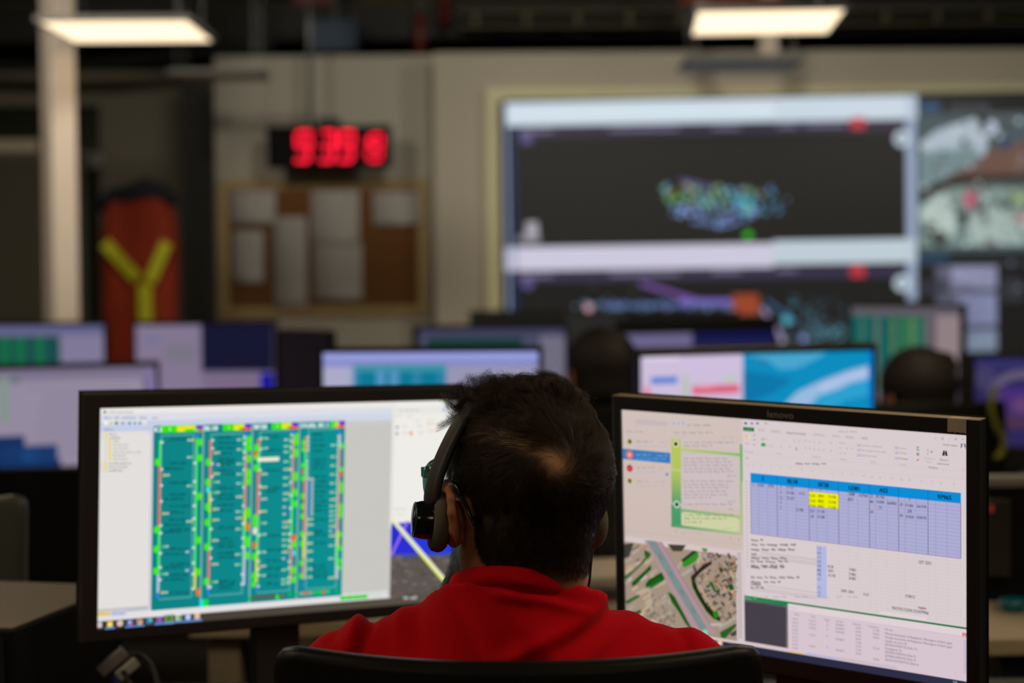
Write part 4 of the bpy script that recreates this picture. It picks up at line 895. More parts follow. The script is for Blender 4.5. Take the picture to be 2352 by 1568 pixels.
o = hk.build('coat_stand', M_BLACK, smooth=True, loc=(jl[0], JY, 0)); tag(o, 'black coat stand carrying the red-orange jacket', 'coat stand')

# ================================================================== video wall
VY = WY-0.09
C0, C1 = PY(1160, 236, VY), PY(2105, 214, VY)
vx = nrm([math.cos(math.radians(-2.0)), math.sin(math.radians(-2.0)), math.sin(math.radians(0.45))]); vy = nrm(np.array([0, 0, 1.])-vx*vx[2]); vn = np.cross(vx, vy)
VW, VH = 4.5, 2.05
vc = C0+vx*(VW/2-0.02)-vy*(VH/2)
vr = empty('video_wall', M=frameM(vc-vn*0.0, vx, vy, vn)); tag(vr, 'large wall of joined displays showing network diagrams and camera pictures', 'video wall')
c = Canvas(vc+vn*0.003, vx, vy, VW, VH, (24, 23, 22)); L = c.L
def soft(x, y, r, q, lay=3, ry=None): L(lay); c.disc(x, y, r, q, ry, 16)
L(1); c.rect(1160, 236, 2106, 720, (29, 28, 26)); c.rect(1160, 640, 2100, 1120, (31, 31, 30))
L(2); c.bar(1160, 236, 2106, 54, (200, 214, 226)); c.bar(1160, 568, 1776, 54, (204, 200, 220)); c.bar(1776, 553, 2106, 54, (190, 204, 214)); c.bar(1160, 250, 1776, 26, (214, 228, 238))
c.rect(1160, 236, 1176, 1000, (150, 170, 200)); c.rect(2080, 216, 2106, 690, (150, 165, 190)); c.rect(1176, 290, 1188, 740, (24, 44, 104))
L(2.5); c.bar(1188, 292, 2080, 24, (52, 46, 66)); c.bar(1188, 626, 2080, 22, (54, 48, 72))
L(3)
for (a, d, y) in ((1195, 1270, 298), (1400, 1560, 294), (1635, 1700, 290), (1785, 1830, 286), (1850, 1940, 284), (1195, 1270, 630), (1400, 1560, 626), (1635, 1700, 620), (1785, 1830, 616)): c.bar(a, y, d, 7, (118, 112, 140))
for (x, y) in ((1970, 282), (1970, 622)): c.rect(x-16, y-12, x+16, y+14, (190, 50, 66))
for (x, y) in ((1210, 318), (1212, 650)): c.disc(x, y, 14, (90, 82, 130))
for (x, y) in ((2072, 318), (2072, 650)): c.disc(x, y, 18, (190, 206, 216)); L(3.5); c.disc(x, y, 8, (120, 140, 150)); L(3)
c.rect(1208, 510, 1236, 556, (170, 166, 176)); c.rect(1190, 540, 1240, 556, (130, 130, 134))
rg = random.Random(3)
def bokeh(n, box, cols, rr=(2, 4)):
    for i in range(n):
        x, y = rg.uniform(box[0], box[2]), rg.uniform(box[1], box[3]); c.disc(x, y, rg.uniform(*rr), rg.choice(cols))
L(3)
CB = [(110, 190, 214), (130, 160, 214), (120, 140, 200), (150, 190, 220)]; CG = [(90, 170, 60), (130, 190, 90), (110, 150, 130), (150, 140, 60)]
for i in range(70):
    t = rg.random(); c.disc(1520+t*230, 425+t*30+rg.uniform(-14, 34), rg.uniform(3, 5.5), rg.choice(CG+CB[:2]))
for i in range(70):
    x = rg.uniform(1540, 1740); c.disc(x, 470+rg.uniform(0, 60)*(1-abs(x-1650)/160), rg.uniform(2.5, 4.5), rg.choice(((130, 160, 226), (150, 180, 230), (110, 140, 210))))
for i in range(24): c.disc(rg.uniform(1690, 1800), rg.uniform(430, 490), rg.uniform(2.5, 4.5), rg.choice(((90, 120, 190), (80, 170, 190))))
for i in range(16): c.disc(rg.uniform(1690, 1725), rg.uniform(455, 490), rg.uniform(3, 6), (60, 180, 190))
c.disc(1808, 458, 3, (110, 140, 180)); c.line(1560, 412, 1680, 440, 5, (96, 80, 150)); c.disc(1718, 540, 9, (50, 190, 30))
# lower window: a line with stations, orange block, branch
for i in range(60): t = rg.random(); c.disc(1340+t*380, 702+rg.uniform(-9, 9), rg.uniform(2, 4), rg.choice(((90, 140, 170), (110, 130, 200), (120, 150, 190))))
c.line(1380, 702, 1690, 700, 9, (76, 94, 140)); c.line(1470, 650, 1600, 690, 9, (120, 84, 160)); c.line(1560, 694, 1680, 694, 14, (120, 100, 190))
c.disc(1352, 706, 9, (214, 160, 170)); c.disc(1322, 703, 3, (130, 150, 180)); L(4); c.rect(1682, 676, 1744, 722, (150, 66, 36)); L(3)
c.line(1750, 706, 1800, 780, 9, (150, 140, 180)); c.line(1760, 690, 1830, 740, 5, (60, 110, 150)); c.disc(1808, 734, 11, (80, 170, 190))
for i in range(70): c.disc(rg.uniform(1810, 1940), rg.uniform(680, 790), rg.uniform(1.2, 2.8), rg.choice(((70, 130, 150), (90, 160, 180), (80, 110, 150))))
for i in range(20): c.disc(rg.uniform(1860, 1945), rg.uniform(745, 780), rg.uniform(2, 4), (90, 160, 180))
c.disc(1391, 772, 4, (190, 210, 230)); c.disc(1396, 686, 3, (80, 90, 120)); c.disc(1360, 655, 3, (70, 80, 110)); c.disc(1796, 782, 6, (160, 160, 176)); c.disc(1846, 776, 8, (130, 150, 210)); c.disc(1455, 668, 3, (60, 110, 70))
# camera picture at the right
L(1); c.rect(2106, 232, 2700, 580, (26, 27, 28)); L(2)
c.rect(2106, 262, 2700, 572, (70, 84, 88)); c.rect(2112, 236, 2160, 256, (50, 80, 112)); c.rect(2180, 240, 2270, 256, (60, 60, 66)); c.disc(2264, 252, 4, (110, 120, 140)); L(3)
c.poly([(2112, 330), (2150, 300), (2240, 270), (2270, 320), (2260, 360), (2210, 345), (2120, 350)], (170, 184, 196)); c.poly([(2112, 350), (2240, 330), (2250, 370), (2190, 400), (2112, 440)], (112, 134, 138))
c.poly([(2150, 420), (2250, 360), (2300, 330), (2700, 320), (2700, 400), (2180, 410)], (106, 78, 68)); c.disc(2276, 292, 14, (190, 204, 226)); c.poly([(2240, 262), (2262, 262), (2285, 320), (2270, 322)], (34, 36, 40)); c.disc(2308, 330, 15, (50, 66, 96)); c.poly([(2112, 430), (2190, 400), (2700, 390), (2700, 440), (2200, 430), (2120, 460)], (44, 40, 38))
c.poly([(2112, 470), (2180, 430), (2300, 415), (2700, 415), (2700, 560), (2112, 566)], (120, 142, 138)); L(4)
c.poly([(2112, 480), (2170, 440), (2196, 500), (2190, 545), (2150, 540), (2112, 500)], (178, 194, 188)); c.poly([(2220, 500), (2280, 470), (2330, 500), (2352, 560), (2230, 560)], (160, 178, 172)); c.disc(2228, 458, 16, (176, 92, 112), 20); c.poly([(2200, 490), (2222, 480), (2226, 520), (2208, 522)], (36, 40, 44)); c.poly([(2240, 420), (2246, 420), (2250, 480), (2242, 480)], (50, 66, 62)); c.poly([(2290, 455), (2310, 480), (2270, 490)], (60, 58, 52)); c.disc(2335, 455, 16, (150, 176, 120)); c.disc(2158, 546, 20, (52, 56, 46), 18); c.disc(2345, 500, 14, (170, 140, 140))
for i in range(90):
    x, y = rg.uniform(2115, 2420), rg.uniform(425, 560); c.disc(x, y, rg.uniform(3, 10), rg.choice(((60, 66, 62), (190, 200, 196), (150, 160, 156), (44, 46, 44), (120, 130, 126), (96, 80, 76))), None, 8)
for i in range(40):
    x, y = rg.uniform(2115, 2420), rg.uniform(265, 400); c.disc(x, y, rg.uniform(3, 9), rg.choice(((84, 96, 100), (180, 192, 200), (60, 64, 66), (120, 108, 100))), None, 8)
L(2); c.rect(2112, 585, 2180, 606, (34, 62, 86)); c.rect(2106, 600, 2700, 606, (44, 46, 50)); 
L(3); c.rect(2150, 612, 2290, 800, (96, 96, 116), (70, 74, 90)); c.rect(2185, 612, 2290, 660, (150, 152, 184)); c.rect(2200, 676, 2290, 745, (140, 146, 184)); c.rect(2210, 760, 2290, 805, (130, 146, 170)); c.rect(2112, 640, 2180, 680, (46, 46, 54)); L(4); c.line(2180, 650, 2290, 672, 6, (80, 80, 100)); c.line(2215, 750, 2290, 756, 5, (70, 74, 92))
for (x, y) in ((2322, 604), (2338, 660)): c.disc(x, y, 5, (96, 104, 128)); c.disc(x, y+24, 2, (90, 98, 120))
L(1.5); c.rect(2300, 640, 2352, 690, (48, 49, 54))
so_ = c.build('screen', vr)
so_.matrix_local = vr.matrix_world.inverted() @ c.M()
b = MB(); nx, nyp = 3, 2
for i in range(nx):
    for j in range(nyp):
        pass
for i in range(3):
    for j in range(2):
        pw, ph = 1.5, VH/2
        b = MB(); b.box((-VW/2+pw*(i+0.5), -VH/2+ph*(j+0.5), -0.03), (pw-0.004, ph-0.004, 0.06)); b.build('display_panel', M_BLACK, vr, bevel=0.003)
b = MB(); b.box((-VW/2-0.0, 0, -0.03), (0.02, VH+0.02, 0.08)); b.box((0, VH/2+0.005, -0.03), (VW, 0.012, 0.08)); b.build('edge_bezel', M_BLACK, vr)
# cream surround on the partition
q0 = PY(1116, 205, WY); 
b = MB(); zz0 = q0[2]; xl = q0[0]; xr_ = C0[0]+VW
b.box((xl+0.055, WY-0.03, (zz0-0.062+0.5)/2), (0.11, 0.06, zz0-0.562)); b.box(((xl+xr_)/2, WY-0.03, zz0-0.03), (xr_-xl, 0.06, 0.06)); struct(b.build('trim_1', M_CREAM))

# ================================================================== desks
def desk(name, x0, x1, y0, y1, z, m, label, leg_m=None, group=None, panel=True):
    r = empty(name, ((x0+x1)/2, (y0+y1)/2, 0)); tag(r, label, 'desk', group); w_, d_ = x1-x0, y1-y0
    b = MB(); b.box((0, 0, z-0.015), (w_, d_, 0.03)); b.build('desk_top', m, r, bevel=0.003)
    for sx in (-1, 1):
        for sy in (-1, 1):
            b = MB(); b.box((sx*(w_/2-0.06), sy*(d_/2-0.06), (z-0.031)/2), (0.06, 0.06, z-0.031)); b.build('leg', leg_m or M_BLACK, r, bevel=0.003)
    if panel:
        b = MB(); b.box((0, d_/2-0.035, z-0.24), (w_-0.2, 0.02, 0.4)); b.build('modesty_panel', leg_m or M_BLACK, r, bevel=0.002)
    return r
# unseen spotlights and track, added to brighten the front wall and column
trk = empty('added_light_track', (0, 6.0, 3.3)); tag(trk, 'added black spotlight track under the ceiling, unseen above the picture', 'light track')
b = MB(); b.box((0, 0, 0.155), (6.5, 0.04, 0.29)); b.build('added_track_rail', M_BLACK, trk)
for x, tx, ty, tz, e in ADDED_SPOTS:
    r_ = empty('added_spotlight', (x, 6.0, 3.2)); tag(r_, 'black spotlight out of view, added to brighten the wall and column', 'spotlight', 'added spotlights')
    d_ = (Vector((tx, ty, tz))-Vector((x, 6.0, 3.2))).normalized(); q = d_.to_track_quat('-Z', 'Y').to_matrix()
    b = MB(); b.lathe([(0.0, 0.12), (0.05, 0.12), (0.055, 0.0), (0.05, 0.0), (0.045, 0.1), (0.0, 0.1)], 20, R=q); b.build('added_spot_head', M_BLACK, r_, smooth=True)
    b = MB(); b.box((0, 0, 0.055), (0.02, 0.02, 0.1)); b.build('added_spot_arm', M_BLACK, r_)
    ld = bpy.data.lights.new('added_spot', 'SPOT'); ld.energy = e; ld.spot_size = math.radians(95 if ty > 9 else 26); ld.spot_blend = 0.8; ld.shadow_soft_size = 0.22; ld.color = (1.0, 0.93, 0.78)
    lo = bpy.data.objects.new('added_spot', ld); COL.objects.link(lo); lo.parent = r_; lo.matrix_local = q.to_4x4()
DZ = 0.74
desk('front_desk', -1.5, 1.3, 1.99, 2.695, DZ, M_BLACKTOP, 'black desk in front of the red-shirted man under the two front monitors')
d2 = desk('second_desk', -0.60, 0.80, 3.19, 4.55, DZ, M_BEIGE, 'pale laminate desk seen beyond the front monitors', leg_m=mat('beige_post', (0.30, 0.25, 0.16), 0.5), panel=False)
desk('left_desk', -2.9, -0.84, 3.5, 4.75+1.0, DZ, M_BLACKTOP, 'black desk at the left carrying the lilac document monitor')
desk('third_desk', -3.2, 3.3, 6.0, 7.1, DZ, mat('grey_laminate', (0.16, 0.15, 0.13), 0.5), 'grey desk of the third row with many monitors')
desk('side_desk', 1.95, 3.4, 3.7, 5.75, DZ, M_BLACKTOP, 'black desk at the right edge behind the spreadsheet monitor')
# privacy divider on the second row
def divider(x0, x1, y, ztop, label, cap, zb=0.0):
    r = empty('desk_divider', ((x0+x1)/2, y, zb)); ztop -= zb; tag(r, label, 'divider', 'black desk dividers')
    b = MB(); b.box((0, 0, ztop/2), (x1-x0, 0.04, ztop)); b.build('divider_panel', M_DIV, r, bevel=0.004)
    if cap: b = MB(); b.box((0, 0, ztop+0.01), (x1-x0, 0.06, 0.02)); b.build('divider_cap', mat('grey_cap', (0.19, 0.18, 0.16), 0.5), r, bevel=0.004)
divider(-2.9, -0.84, 3.44, PY(100, 1077, 3.44)[2], 'black desk divider at the far left below the lilac document monitor', False)
divider(PY(2262, 1000, 3.36)[0], 1.88, 3.36, PY(2300, 1092, 3.36)[2]-0.02, 'black desk divider with grey cap at the right edge', True, DZ)
desk('wing_desk', 0.82, 1.93, 2.99, 4.6, DZ, M_BEIGE, 'pale laminate desk at the right edge carrying the cyan cup', panel=False)

# ================================================================== monitors of the rows behind
def bg_screen(x0, x1, ytop, d0, d1, base=(20, 20, 20), asp=9/16, tilt=0.0):
    """screen whose top corners stand at the photo columns x0, x1 and rows ytop (level), at depths d0, d1"""
    a = PY(x0, ytop, d0); b_ = PY(x1, ytop, d1); zt_ = (a[2]+b_[2])/2; a[2] = b_[2] = zt_
    W = np.linalg.norm(b_-a); X = (b_-a)/W; n = np.array([X[1], -X[0], 0.0]); Y = nrm(np.array([0, 0, 1.0])-n*tilt)
    H = W*asp; cc = (a+b_)/2-Y*H/2
    return Canvas(cc, X, Y, W, H, base)
TK = (0.012, 0.016, 0.012, 0.012)
LIL = (150, 138, 166)
# A: left edge, second row
c = bg_screen(-50, 356, 846, 5.15, 5.35, (146, 136, 158)); L = c.L
L(1); c.rect(-50, 846, 356, 866, (120, 112, 138)); c.rect(334, 846, 356, 1075, (126, 112, 160)); c.rect(0, 865, 22, 970, (126, 146, 134)); c.rect(24, 868, 46, 880, (90, 110, 110)); c.rect(330, 866, 336, 900, (70, 64, 84))
for i in range(12): c.words(60+(i*37 % 40), 895+i*14, 300, 4, (126, 118, 140), i, 0.9)
L(2); c.rect(-50, 1004, 58, 1075, (12, 44, 92)); c.rect(0, 1026, 133, 1075, (14, 52, 104)); c.rect(50, 1036, 90, 1062, (28, 76, 130)); c.rect(-50, 1062, 140, 1075, (10, 30, 64))
build_monitor(c, 'black-framed monitor at the left edge showing a lilac document and a dark blue window', DZ, bez=(0.014, 0.016, 0.012, 0.014), group='monitors of the second row')
# B: middle, second row, right behind the left front monitor
c = bg_screen(742, 1236, 809, 4.2, 4.2, (158, 156, 190)); L = c.L
L(1); c.rect(742, 809, 1236, 826, (150, 158, 222)); c.rect(742, 826, 1236, 840, (132, 138, 196)); c.rect(742, 840, 806, 1000, (170, 170, 200)); c.rect(1026, 840, 1236, 1000, (150, 148, 178)); L(2); c.rect(812, 838, 1026, 1000, (0, 120, 150)); c.rect(812, 838, 1026, 852, (70, 150, 160))
for x, w_ in ((812, 14), (864, 22), (895, 22), (948, 20), (1004, 20)): c.rect(x, 850, x+w_, 1000, (96, 150, 200))
build_monitor(c, 'thin-framed monitor with teal columns and lilac title bar behind the front left monitor', DZ, bez=(0.011, 0.016, 0.010, 0.010), group='monitors of the second row')
# C: right of the head, cyan beach picture
c = bg_screen(1470, 2004, 812, 3.86, 4.12, (206, 190, 216)); L = c.L
L(1); c.rect(1470, 812, 1706, 1000, (206, 192, 220), (200, 184, 214)); c.rect(1706, 795, 2004, 1040, (0, 140, 190)); L(2)
c.rect(1495, 866, 1556, 880, (90, 130, 214)); c.rect(1570, 860, 1578, 920, (170, 196, 150)); c.rect(1590, 886, 1698, 902, (220, 96, 124)); c.rect(1600, 884, 1640, 890, (230, 170, 186)); c.rect(1480, 888, 1492, 908, (226, 130, 150)); c.rect(1665, 866, 1690, 874, (180, 204, 160)); c.rect(1480, 820, 1560, 824, (226, 214, 232)); c.rect(1480, 905, 1500, 915, (220, 150, 160))
c.poly([(1706, 804), (1900, 800), (1880, 822), (1830, 846), (1790, 848), (1760, 826)], (70, 164, 206)); c.poly([(1706, 850), (1780, 862), (1820, 870), (1780, 900), (1706, 930)], (0, 118, 170)); c.poly([(1706, 1000), (1740, 960), (1830, 930), (1900, 880), (2004, 850), (2004, 905), (1940, 920), (1870, 960), (1790, 1040), (1706, 1040)], (40, 160, 206)); L(3)
c.poly([(1800, 930), (1830, 900), (1890, 872), (1950, 850), (2004, 836), (2004, 868), (1950, 880), (1930, 892), (1880, 908), (1850, 940), (1800, 990), (1770, 990)], (150, 186, 222)); c.poly([(1880, 885), (1950, 858), (2004, 846), (2004, 858), (1950, 872), (1890, 898)], (186, 196, 232))
L(4); c.rect(1994, 795, 2004, 1050, (0, 120, 200))
build_monitor(c, 'monitor with pink chat window beside a cyan sea picture, right of the man\'s head', DZ, bez=(0.017, 0.018, 0.010, 0.012), group='monitors of the second row', logo=('lenovo', (-0.0, 0.53*9/32+0.0035)), logo_col=(0.3, 0.26, 0.2), logo_h=0.009)
# D: right edge, purple
c = bg_screen(2240, 2620, 824, 5.45, 5.3, (40, 34, 84)); L = c.L
L(1); c.rect(2240, 824, 2620, 850, (44, 44, 100)); c.rect(2290, 890, 2620, 985, (66, 40, 120), (70, 44, 84)); L(2)
for i in range(24):
    a0, a1 = math.pi*(0.5+i/24*0.62), math.pi*(0.5+(i+1)/24*0.62)
    f = lambda a: (2352+72*math.cos(a), 905-46*math.sin(a)); p, q = f(a0), f(a1); c.line(p[0], p[1], q[0], q[1], 20, (92, 84, 112))
c.line(2352, 859, 2400, 862, 20, (92, 84, 112)); c.disc(2262, 868, 26, (60, 56, 96)); L(3); c.disc(2345, 930, 18, (96, 60, 110)); c.rect(2290, 960, 2352, 985, (70, 46, 70))
build_monitor(c, 'monitor at the right edge with a purple picture crossed by a grey arc', DZ, bez=(0.012, 0.06, 0.05, 0.012), group='monitors of the third row')
# row three
c = bg_screen(-70, 238, 748, 6.7, 6.7, (126, 120, 150)); L = c.L
L(1); c.rect(-70, 748, 238, 768, (96, 96, 136)); L(2); c.rect(-70, 772, 140, 900, (20, 72, 74)); 
for x in (0, 35, 80): c.rect(x, 775, x+24, 900, (24, 116, 60))
build_monitor(c, 'far monitor at the left edge with green columns on a lilac window', DZ, bez=TK, group='monitors of the third row')
c = bg_screen(312, 628, 746, 6.6, 6.6, (122, 110, 134)); L = c.L
L(1); c.rect(312, 746, 462, 930, (128, 116, 142)); c.rect(330, 770, 368, 790, (110, 112, 150)); c.rect(378, 790, 450, 830, (112, 112, 120)); L(2); c.rect(462, 746, 628, 852, (10, 14, 46)); c.rect(470, 850, 598, 930, (118, 102, 132)); c.rect(598, 856, 628, 930, (6, 8, 150))
build_monitor(c, 'far monitor half lilac and half dark blue, behind the front left monitor', DZ, bez=TK, group='monitors of the third row')
c = bg_screen(640, 752, 764, 6.35, 6.1, (14, 8, 12), asp=1.0); build_monitor(c, 'narrow upright monitor with a black screen left of the teal column monitor', DZ, bez=(0.01, 0.014, 0.01, 0.01), group='monitors of the third row')
c = bg_screen(962, 1298, 755, 6.3, 6.3, (70, 72, 96)); L = c.L
L(1); c.rect(1240, 765, 1298, 950, (108, 106, 124)); c.rect(962, 755, 1298, 772, (62, 62, 90)); L(2); c.rect(980, 776, 1200, 800, (16, 56, 52)); c.rect(970, 800, 1200, 950, (30, 40, 60))
build_monitor(c, 'far dim monitor with a dark green band, above the teal column monitor', DZ, bez=(0.012, 0.016, 0.022, 0.010), group='monitors of the third row')
c = bg_screen(1426, 1776, 764, 6.2, 6.5, (100, 94, 134)); L = c.L
L(1); c.rect(1426, 764, 1588, 950, (104, 98, 136)); c.rect(1430, 800, 1776, 812, (66, 64, 86)); L(2); c.rect(1590, 752, 1776, 788, (12, 18, 72)); c.rect(1590, 788, 1776, 940, (40, 40, 62))
build_monitor(c, 'far monitor with lilac window and dark blue strip above the cyan picture monitor', DZ, bez=(0.05, 0.018, 0.012, 0.012), group='monitors of the third row')
c = bg_screen(1956, 2206, 705, 6.1, 5.75, (100, 92, 96), asp=0.72); L = c.L
L(1); c.rect(1956, 705, 2206, 724, (92, 88, 98)); L(2); c.rect(1956, 724, 2126, 900, (10, 88, 86))
for x, q in ((1975, (60, 110, 90)), (2008, (96, 110, 96)), (2045, (116, 138, 60)), (2070, (70, 130, 60)), (2092, (96, 140, 70)), (2118, (90, 130, 90))): c.rect(x, 730, x+12, 900, q)
c.rect(2126, 724, 2150, 900, (96, 84, 96)); c.rect(2150, 724, 2206, 900, (142, 126, 130))
build_monitor(c, 'tall far monitor with teal and yellow stripes right of the cyan picture monitor', DZ, bez=(0.01, 0.014, 0.008, 0.01), m=mat('grey_bezel', (0.05, 0.046, 0.046), 0.5), group='monitors of the third row')
for (x0, x1, y, d, t) in ((1085, 1290, 720, 8.0, 'dark far monitor seen against the left end of the video wall'), (1450, 1690, 722, 7.6, 'dark far monitor in front of the orange block of the video wall')):
    c = bg_screen(x0, x1, y, d, d, (10, 10, 10)); build_monitor(c, t, DZ, bez=TK, group='dark monitors before the video wall')
desk('rear_desk', -1.2, 2.2, 7.3, 8.3, DZ, mat('grey_laminate', (0.16, 0.15, 0.13), 0.5), 'grey desk of the rear row close to the video wall', panel=False)

# ================================================================== small things
# computer tower left
pt = PZ(30, 1447, 0.905); pr_ = PZ(178, 1388, 0.905); dirx = nrm(pr_-pt); ang = math.atan2(dirx[1], dirx[0])
tw = empty('computer_tower', M=Matrix.Translation((pt[0], pt[1], DZ)) @ Matrix.Rotation(ang, 4, 'Z'))
tag(tw, 'black desktop computer case lying at the left edge, taupe top', 'computer')
LX, LY, LZ = 0.34, 0.30, 0.165
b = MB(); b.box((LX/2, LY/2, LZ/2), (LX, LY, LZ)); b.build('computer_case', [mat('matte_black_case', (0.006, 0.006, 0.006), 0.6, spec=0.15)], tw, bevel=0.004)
b = MB(); b.box((LX/2, LY/2, LZ+0.0012), (LX-0.006, LY-0.006, 0.002)); b.build('case_lid', mat('taupe_lid', (0.105, 0.078, 0.055), 0.55, bump=0.1), tw)  # lid coloured taupe, lighter than the black case
b = MB()
for i in range(30): b.box((-0.002, 0.015+i*0.0115, LZ/2), (0.006, 0.005, LZ-0.02))
b.build('vent_ridges', M_BLACK2, tw)
bk = PD(1402, 1200, 3.62); ub = empty('dark_gap_block', (bk[0], bk[1], DZ)); tag(ub, 'slim black block added to darken the gap between the man and the right front monitor', 'computer')  # black block added to fill the dark gap beside the head
b = MB(); b.box((0, 0, 0.115), (0.085, 0.24, 0.23)); b.build('computer_case', mat('matte_black_case', (0.006, 0.006, 0.006), 0.6, spec=0.15), ub, bevel=0.004)  # body of the added dark gap block, not a computer
b = MB(); b.box((0, -0.1215, 0.12), (0.07, 0.003, 0.2)); b.build('block_front', M_BLACK2, ub)
# hub with plugs
hb = empty('plug_hub', M=Matrix.Translation(PD(268, 1530, 2.52)) @ Matrix.Rotation(math.radians(15), 4, 'Z') @ Matrix.Rotation(math.radians(-38), 4, 'Y') @ Matrix.Scale(0.82, 4))
tag(hb, 'cluster of grey cable plugs under the left front monitor', 'plugs')
b = MB(); b.box((0, 0, 0.012), (0.055, 0.02, 0.02)); 
for i in range(4): b.box((-0.02+i*0.013, -0.0105, 0.014), (0.008, 0.002, 0.012))
b.build('plug_body', mat('grey_plug', (0.34, 0.32, 0.31), 0.5), hb, bevel=0.002)
b = MB(); b.box((0.012, -0.01, -0.014), (0.042, 0.016, 0.018)); b.build('plug_label', mat('pale_plug', (0.50, 0.53, 0.45), 0.5), hb, bevel=0.002)
b = MB(); b.box((-0.02, 0, -0.02), (0.01, 0.012, 0.02)); b.build('plug_tip', mat('blue_plug', (0.01, 0.02, 0.25), 0.5), hb, bevel=0.001)
b = MB(); b.box((-0.014, 0.0, -0.038), (0.03, 0.014, 0.014)); b.build('plug_end', mat('brown_plug', (0.20, 0.13, 0.11), 0.5), hb, bevel=0.002)
def cable(name, pts, r, label, m=None):
    P = [Vector(p) for p in pts]; out = []
    for i in range(len(P)-1):
        p0 = P[max(i-1, 0)]; p1 = P[i]; p2 = P[i+1]; p3 = P[min(i+2, len(P)-1)]
        for k in range(8):
            t = k/8; out.append(0.5*((2*p1)+(-p0+p2)*t+(2*p0-5*p1+4*p2-p3)*t*t+(-p0+3*p1-3*p2+p3)*t**3))
    out.append(P[-1]); b = MB(); b.tube(out, r, 8); o = b.build(name, m or mat('black_cable', (0.015, 0.015, 0.015), 0.45), smooth=True)
    tag(o, label, 'cable'); return o
cable('cable', [PD(285, 1505, 2.52), PD(318, 1502, 2.53), PD(345, 1525, 2.53), PD(362, 1570, 2.52), list(PD(372, 1610, 2.5)[:2])+[DZ+0.004]], 0.0035, 'thin dark cable arching right from the cable plugs', mat('grey_cable', (0.05, 0.05, 0.05), 0.4))
cable('cable', [PD(280, 1540, 2.5), PD(292, 1560, 2.5), list(PD(305, 1600, 2.48)[:2])+[DZ+0.004]], 0.0035, 'short dark cable dropping from the cable plugs')
# papers / keyboard behind the man on the second desk
q = PZ(1385, 1330, 0.80); bx = empty('document_tray', (q[0], q[1]+0.05, DZ)); tag(bx, 'pale document tray on the second desk, seen between the man and the right monitor', 'tray')
for i in range(2): b = MB(); b.box((0, 0, 0.012+i*0.055), (0.30, 0.22, 0.016), Matrix.Rotation(0.12, 3, 'Z')); b.build('tray_shelf', mat('pale_tray', (0.55, 0.50, 0.40), 0.6), bx, bevel=0.003)
for sx in (-1, 1):
    for sy in (-1, 1): b = MB(); b.box((sx*0.13, sy*0.09, 0.038), (0.01, 0.01, 0.045)); b.build('tray_post', mat('pale_tray', (0.55, 0.50, 0.40), 0.6), bx)
q = PZ(2328, 1402, DZ); cp = empty('drinking_cup', (q[0], q[1], DZ)); tag(cp, 'small cyan cup on the pale desk at the right edge', 'cup')
b = MB(); b.lathe([(0.0, 0.0), (0.022, 0.0), (0.027, 0.022), (0.025, 0.022), (0.02, 0.004), (0, 0.004)], 28); b.build('cup_body', mat('cyan_plastic', (0.0, 0.13, 0.19), 0.35), cp, smooth=True)
q = PD(2277, 1168, 3.3); ph = empty('desk_phone', (q[0]+0.02, 3.334, q[2]-0.06)); tag(ph, 'black handset with red light on the divider at the right edge', 'phone')
b = MB(); b.box((0, -0.012, 0.0), (0.05, 0.024, 0.15)); b.build('phone_body', mat('olive_black', (0.02, 0.018, 0.012), 0.4), ph, bevel=0.004)
b = MB(); b.box((-0.014, -0.025, 0.058), (0.008, 0.002, 0.014)); b.build('red_light', emat('dim_red_light', (0.16, 0.012, 0.008), 1.0), ph)
# yellow-green strap at the right
b = MB(); pts = [PD(x, y, 4.9) for x, y in ((2352, 855), (2310, 868), (2283, 900), (2276, 940), (2288, 980), (2304, 1010), (2300, 1040), (2284, 1052))]
pts = [Vector(p) for p in pts]; out = []
for i in range(len(pts)-1):
    p0 = pts[max(i-1, 0)]; p1 = pts[i]; p2 = pts[i+1]; p3 = pts[min(i+2, len(pts)-1)]
    for k in range(6): t = k/6; out.append(0.5*((2*p1)+(-p0+p2)*t+(2*p0-5*p1+4*p2-p3)*t*t+(-p0+3*p1-3*p2+p3)*t**3))
out = out[10:]
b.tube(out, 0.016, 12, flat=0.5); o = b.build('safety_strap', mat('yellow_green_cloth', (0.15, 0.16, 0.008), 0.7), smooth=True); tag(o, 'yellow-green strap hanging in front of the purple monitor at the right', 'strap')

